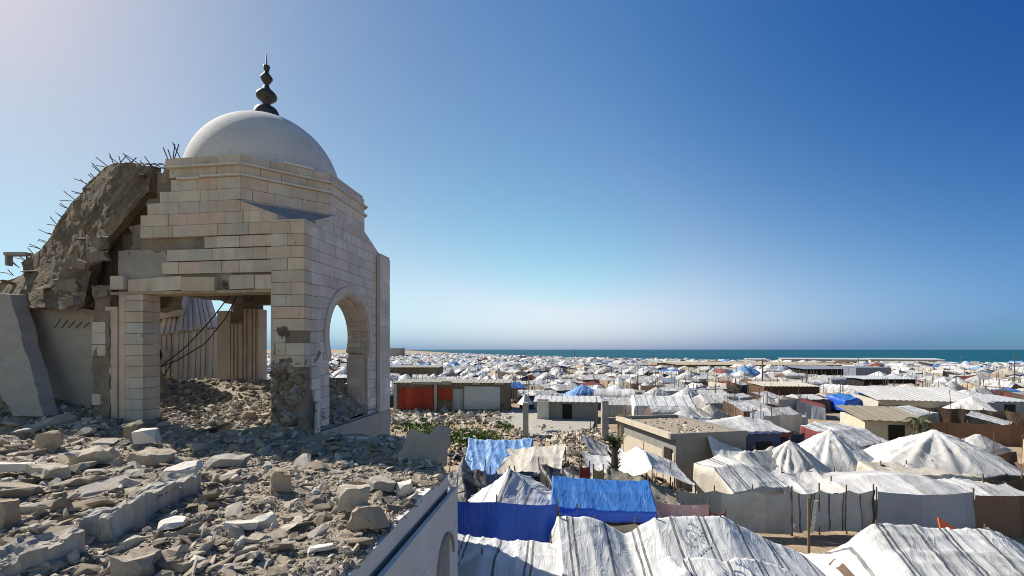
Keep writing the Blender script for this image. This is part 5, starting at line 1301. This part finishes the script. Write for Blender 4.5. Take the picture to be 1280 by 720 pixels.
for _ in range(9000):
    k = rnd.choice([(505, 529, 34), (530, 545, 30), (575, 548, 26), (590, 553, 22), (545, 522, 30), (620, 527, 14), (600, 508, 20)])
    g = G(rnd.gauss(k[0]+14, k[2]*.55), max(505, rnd.gauss(k[1], 5.5))); h = rnd.uniform(.1, .32)
    if g.x < bx(487, g.y): continue
    a = rnd.uniform(0, 6.28); d = Vector((math.cos(a), math.sin(a), 0))*.07; l = Vector((rnd.gauss(0, .12), rnd.gauss(0, .12), h))
    i = len(mb.v); mb.v += [g-d, g+d, g+l]; mb.face((i, i+1, i+2), 0, rnd.random())
tag(mb.build('grass', [M_GRASS], fix=False), kind='stuff')
FOOT += [(4, 37, 4.5), (7.5, 34.5, 2.5), (-6, 45, 7), (0, 38, 5), (-2, 48, 6), (-3, 32, 4), (-6, 38, 6), (5, 33, 3), (1, 52, 5)]

# dark odds and ends heaped in the gaps between the nearest shelters
mb = MB()
for q in range(700):
    px, py = rnd.uniform(560, 860), rnd.uniform(560, 655); g = G(px, py)
    if rnd.random() < .12: mb.tube([(g.x, g.y, 0), (g.x+rnd.uniform(-.3, .3), g.y+rnd.uniform(-.2, .2), rnd.uniform(.8, 2.2))], .03, 4, 0, .5)
    else:
        s = rnd.uniform(.15, .6); vs, fs = rnd.choice(HULLS); mb.mesh(vs, fs, Matrix.Translation((g.x, g.y, s*.3)) @ rot(rnd, .4) @ Matrix.Diagonal((s*1.4, s, s*rnd.uniform(.5, 1.2), 1)), rnd.choice((0, 1, 1, 1, 2, 2, 3, 4)), rnd.random())
tag(mb.build('litter', [M_WOOD, M_BLACKT, M_BROWN, M_SLATE, M_OLIVE], fix=False), kind='stuff')
near_tent('white hoop tent with a navy lower wall left of the concrete house roof', bx(768, 58), 58, -10, 5.2, 4.2, barrel(2.5, 1.2), [M_WHITE, M_NAVY], 30, 24, .05, .05, 0, 71, short='the navy-walled hoop tent')
near_tent('long white tent with slanting stripes just beyond the concrete house', bx(826, 50), 50, -6, 6.4, 4.2, gable(2.5, 1.5, .1), [M_STRIPE, M_STRIPE], 36, 26, .05, .04, 0, 73, short='the slant-striped tent')
near_tent('black sheeting lean-to in the shade beside the swagged canopy', bx(715, 21.5), 21.5, 15, 2.4, 2.2, cgrid([[1.2,1.0],[1.9,1.5]], .2), [M_BLACKT, M_BLACKT], 24, 20, .08, .05, .3, 75, name='tarp', cat='tarp', group='loose tarps')
near_tent('dark brown blanket awning behind the bright blue roof', bx(790, 19.4), 19.4, -8, 2.6, 1.6, cgrid([[1.6,1.3],[2.0,1.6]], .15), [M_BROWN, M_BLACKT], 24, 16, .06, .05, .2, 77, name='tarp', cat='tarp', group='loose tarps')
FOOT += [(8.5, 46, 2.5), (11, 40, 2.5)]
# palms
def palm(label, X, Y, h, n, L, droop, r=.13, dead=.5, seed=1, up=-.3):
    rg_ = random.Random(seed); t = empty('palm_tree', (X, Y, 0), 0, label, 'palm tree', 'palms among the tents')
    mb = MB(); pts = [(0+.06*nz(i*.5, seed), 0, h*i/9) for i in range(10)]
    mb.tube(pts, [r*(1.25-.3*i/9+.12*(i % 2)) for i in range(10)], 9)
    for i in range(60):                        # old leaf bases up the trunk
        z = h*(.25+.75*rg_.random()); a = rg_.uniform(0, 6.28); d = Vector((math.cos(a), math.sin(a), 0)); p = d*r*.9+Vector((0, 0, z))
        mb.tube([p, p+d*.13+Vector((0, 0, .16)), p+d*.2+Vector((0,0,.05+.2*rg_.random()))], [.035, .025, .01], 4)
    mb.build('trunk', [M_BARK], t); mb = MB()
    for k in range(n):
        a = 6.28*k/n+rg_.uniform(-.2, .2); e = rg_.uniform(up, max(1.2, up+.5)); l = L*rg_.uniform(.7, 1.1)
        d = Vector((math.cos(a), math.sin(a), 0)); prev = Vector((0, 0, h)); pts = [prev]
        for s in range(1, 9):
            ang = e-droop*(s/8)**1.3; prev = prev+(d*math.cos(ang)+Vector((0, 0, math.sin(ang))))*l/8; pts.append(prev.copy())
        mb.tube(pts, [.02*(1-.1*i) for i in range(9)], 4)
        sd_ = Vector((-d.y, d.x, 0))
        for s in range(1, 9):
            for q in (0, .33, .66):
                p = pts[s-1].lerp(pts[s], q)
                for sg in (-1, 1):
                    w = l*.22*math.sin(math.pi*min(1, (s+q)/9.5))+.05
                    tip = p+sd_*sg*w+(pts[s]-pts[s-1]).normalized()*w*.6-Vector((0, 0, w*rg_.uniform(.2, .8)))
                    n_ = (pts[s]-pts[s-1]).normalized()*.025; i = len(mb.v); mb.v += [p-n_, p+n_, tip]; mb.face((i, i+1, i+2), 0, .5)
    mb.build('crown', [M_LEAF], t, fix=False); LAND.append((t, 'the '+label.split()[0]+' palm')); FOOT.append((X, Y, .7)); return t
palm('ragged dark palm with short broken fronds in front of the swagged canopy', bx(768, 20.6), 20.6, 3.1, 11, .75, .5, .15, seed=3, up=.85)
palm('leafy green palm with yellowing fronds standing among white tents on the right', bx(1148, 33), 33, 2.4, 15, 1.15, 1.9, .14, seed=5)
# ================================================================ THE CAMP BEHIND: TENTS ONE CAN COUNT, THEN THE FAR MASS
TARPS = {'white': M_WHITE, 'white striped': M_STRIPE_FINE, 'cream': M_CREAM, 'grey': M_GREYT, 'blue': M_BLUE, 'pale blue': M_LBLUE, 'maroon': M_MAROON, 'beige': M_BEIGE, 'slate': M_SLATE}
WALLS = [M_GREYT, M_GREYT, M_BEIGE, M_BROWN, M_BLACKT, M_SLATE, M_BROWN, M_CREAM, M_MAROON, M_OLIVE, M_NAVY, M_BLACKT]  # dark sheets chosen to colour in shaded walls and gaps
vr = random.Random(77)
VAR = []                                       # (mesh, shape word, W, D)
def variant(shape, W, D, hf, seed, nx=16, ny=14, wr=.045, to=0.):
    o = drape(W, D, hf, nx, ny, wr, .07, to, seed, .06, True, rows=2).build('tent', [M_WHITE, M_GREYT], None, False, fix=False)
    VAR.append((o.data, shape, W, D)); bpy.data.objects.remove(o)
for i in range(8): variant('ridge tent', vr.uniform(3.6, 5), vr.uniform(3.0, 4.0), gable(vr.uniform(2.2, 2.7), vr.uniform(1.45, 1.75), vr.uniform(.05, .2), vr.uniform(0, .2)), 100+i)
for i in range(2): variant('hoop tent', vr.uniform(4, 5), vr.uniform(3.2, 4), barrel(vr.uniform(2.2, 2.5), vr.uniform(1.2, 1.5)), 110+i)
for i in range(3): variant('peaked tent', vr.uniform(4.2, 5.4), vr.uniform(4, 5), cone(vr.uniform(2.6, 3.0), vr.uniform(1.4, 1.7), ((vr.uniform(-.3, .3), vr.uniform(-.2, .2)),), 1.1, 1.25), 120+i)
variant('twin-peaked tent', 5.6, 4.2, cone(2.6, 1.2, ((-.45, 0), (.45, .1)), 1.1, .9), 131); variant('twin-peaked tent', 5.2, 3.8, cone(2.5, 1.3, ((-.5, .2), (.4, -.2)), 1.2, 1.0), 132)
for i in range(3): variant('sloping shelter', vr.uniform(3.6, 5), vr.uniform(3, 4), shed(vr.uniform(2.3, 2.7), vr.uniform(1.3, 1.7)), 140+i)
def free(x, y, r):
    return all((x-a)**2+(y-b)**2 > (r+c)**2 for a, b, c in FOOT)
GA = R(20)
cand = []
for i in range(-70, 190):
    for j in range(-50, 190):
        x0, y0 = i*4.85, j*4.55
        x = x0*math.cos(GA)-y0*math.sin(GA)+vr.uniform(-.8, .8); y = x0*math.sin(GA)+y0*math.cos(GA)+vr.uniform(-.8, .8)
        if y < 19 or x < (-.285*y-1 if y < 32 else -1.3*y) or x > 1.22*y+4: continue
        if (j % 7 == 0 or i % 9 == 0) and vr.random() < .6: continue          # lanes
        cand.append((x, y))
cand.sort(key=lambda p: p[1])
near, far = [], []
for x, y in cand:
    if shore_d(Vector((x, y, 0))) > -14-.04*y: continue
    if not free(x, y, 1.7): continue
    (near if len(near) < 262 and x > -.455*y-1 else far).append((x, y))
COLW = [('white', 54), ('white striped', 18), ('cream', 7), ('grey', 8), ('blue', 2), ('pale blue', 2), ('maroon', 2), ('beige', 3), ('slate', 3)]
names = [c for c, _ in COLW]; wts = [w for _, w in COLW]
def obj_mats(o, mats):
    for sl_, m in zip(o.material_slots, mats): sl_.link = 'OBJECT'; sl_.material = m
for x, y in near:
    me, shape, W, D = vr.choice(VAR); col = vr.choices(names, wts)[0]
    o = bpy.data.objects.new('tent', me); COL.objects.link(o); o.location = (x, y, 0)
    o.rotation_euler = (0, 0, GA+vr.choice((0, 0, 1.571, .4, -.35))+vr.uniform(-.25, .25)); s = vr.uniform(.76, 1.06 if 'sloping' not in shape else .9); o.scale = (s*vr.uniform(.95, 1.15), s, s*vr.uniform(.88, 1.08))
    wl_ = vr.choice(WALLS); obj_mats(o, [TARPS[col], wl_ if vr.random() < .82 else TARPS[col]])
    o['category'] = 'tent'; o['group'] = 'tents in the camp'; TENTS.append((o, f'{col} {shape}'))
# fabric windbreaks between them
SCR = []
sm = []
for i in range(5):
    t = screen(None, (-2.3, 0), (2.3, 0), 0, 1.75, [M_GREYT], 60+i, 22, 5, .08, posts=3)
    sm.append([c.data for c in t.children]); 
    for c in list(t.children): bpy.data.objects.remove(c)
    bpy.data.objects.remove(t)
del FOOT[-25:]
SM = [('brown', M_BROWN), ('grey', M_GREYT), ('black', M_BLACKT), ('beige', M_BEIGE), ('maroon', M_MAROON), ('dark blue', M_NAVY), ('white', M_WHITE), ('olive', M_OLIVE)]
k = 0
for x, y in near:
    if k >= 70 or vr.random() < .55: continue
    a = GA+vr.choice((0, 0, 1.571)); x2, y2 = x+2.5*math.sin(a)*vr.choice((-1, 1)), y-2.45*abs(math.cos(a))
    if not free(x2, y2, .4): continue
    c, m = vr.choice(SM); ms = vr.choice(sm); t = empty('fabric_screen', (x2, y2, 0), a, None, 'fabric screen', 'fabric screens between the tents')
    for me in ms:
        o = bpy.data.objects.new('sheet' if 'sheet' in me.name else 'pole', me); COL.objects.link(o); o.parent = t
        if 'sheet' in me.name: obj_mats(o, [m])
    SCR.append((t, f'{c} fabric screen')); k += 1
# the mass of tents toward the sea: past the nearest few hundred nobody could count them
mats = [M_WHITE, M_CREAM, M_GREYT, M_BLUE, M_LBLUE, M_MAROON, M_BEIGE, M_SLATE, M_BROWN, M_NAVY, M_BLACKT, M_STRIPE_FINE]
low = []
for i in range(14):
    q = vr.random()
    hf = gable(vr.uniform(2.2, 2.8), 1.6, .15, .1) if q < .6 else barrel(2.4, 1.4) if q < .68 else cone(2.9, 1.6, ((vr.uniform(-.3, .3), 0),), 1.1, 1.25) if q < .8 else shed(2.5, 1.8)
    m_ = drape(vr.uniform(3.4, 5), vr.uniform(3., 4.2), hf, 6, 6, .12, .05, 0., 200+i, .08, True, rows=1); low.append(m_)
mb = MB(); mb.uv = None
mb.uv = []
for x, y in far:
    if y > 640 or vr.random() < .06+max(0, (y-250)/700): continue
    L = vr.choice(low); s = vr.uniform(.8, 1.15); M = Matrix.Translation((x+vr.uniform(-.8, .8), y+vr.uniform(-.8, .8), 0)) @ Matrix.Rotation(GA+vr.choice((0, 1.571))+vr.uniform(-.4, .4), 4, 'Z') @ Matrix.Diagonal((s, s, s*vr.uniform(.85, 1.15), 1))
    cm = vr.choices([0, 11, 1, 2, 3, 4, 5, 6, 7], [66, 12, 7, 7, 2, 2, 1.5, 3, 3])[0]; wm = vr.choice([0, 1, 2, 2, 6, 7, 8, 9, 10, 10])
    tn = vr.random(); b = len(mb.v); mb.v += [M @ v for v in L.v]
    for f, m_, u in zip(L.f, L.m, L.uv): mb.face([b+i for i in f], wm if m_ else cm, tn, u)
tag(mb.build('tents', mats, None, False, fix=False), kind='stuff')
# shaded clutter standing between the tents: poles, crates, jerrycans and bundles too mixed to count
mb = MB()
for n_ in range(4200):
    x, y = vr.choice(near+near[:120]+far[:600]); a = vr.uniform(0, 6.28); x += 2.6*math.cos(a); y += 2.6*math.sin(a)
    if not free(x, y, .2): continue
    if vr.random() < .4: mb.tube([(x, y, 0), (x+vr.uniform(-.25, .25), y, vr.uniform(1.6, 3.6))], .035 if y < 60 else .05, 4, 0)
    else:
        s = vr.uniform(.25, .7); vs, fs = vr.choice(HULLS); mb.mesh(vs, fs, Matrix.Translation((x, y, s*.35)) @ rot(vr) @ Matrix.Diagonal((s, s, s*1.3, 1)), vr.choice((0, 1, 2, 3, 4, 1, 2)), vr.random())
tag(mb.build('litter', [M_WOOD, M_BLACKT, M_BROWN, M_SLATE, M_BEIGE], fix=False), kind='stuff')

# ---------------------------------------------------------------- labels that single each repeat out
bpy.context.view_layer.update()
ORD = ['', 'second ', 'third ', 'fourth ', 'fifth ', 'sixth ', 'seventh ', 'eighth ', 'ninth ', 'tenth ', 'eleventh ', 'twelfth ', 'thirteenth ', 'fourteenth ', 'fifteenth ', 'sixteenth ', 'seventeenth ', 'eighteenth ', 'nineteenth ', 'twentieth ']
def auto_label(items, marks, dirs):
    mk = [(to_px(o.matrix_world.translation), s) for o, s in marks if o.matrix_world.translation.y > .5]
    bucket = {}
    for o, d in items:
        x, y = to_px(o.location)
        (q, s) = min(mk, key=lambda m: math.hypot(m[0][0]-x, (m[0][1]-y)*2.2))
        dx, dy = x-q[0], (y-q[1])*2.2
        w = (dirs[0] if dx < 0 else dirs[1]) if abs(dx) > abs(dy) else (dirs[2] if dy < 0 else dirs[3])
        bucket.setdefault((d, w, s), []).append((math.hypot(dx, dy), o))
    for (d, w, s), lst in bucket.items():
        lst.sort(key=lambda t: t[0])
        for i, (_, o) in enumerate(lst):
            o['label'] = f'{d} {w} {s}' if len(lst) == 1 else f'{d} {w} {s}, {ORD[i]}closest to it'
cnts = {}
for o, s in LAND: cnts[s] = cnts.get(s, 0)+1
MK = [(o, s) for o, s in LAND if cnts[s] == 1]
DIRS = ('left of', 'right of', 'farther off than', 'in front of')
auto_label(TENTS, MK, DIRS); auto_label(SCR, MK, DIRS)
auto_label(STONES, rk, ('lying left of', 'lying right of', 'lying beyond', 'lying in front of'))
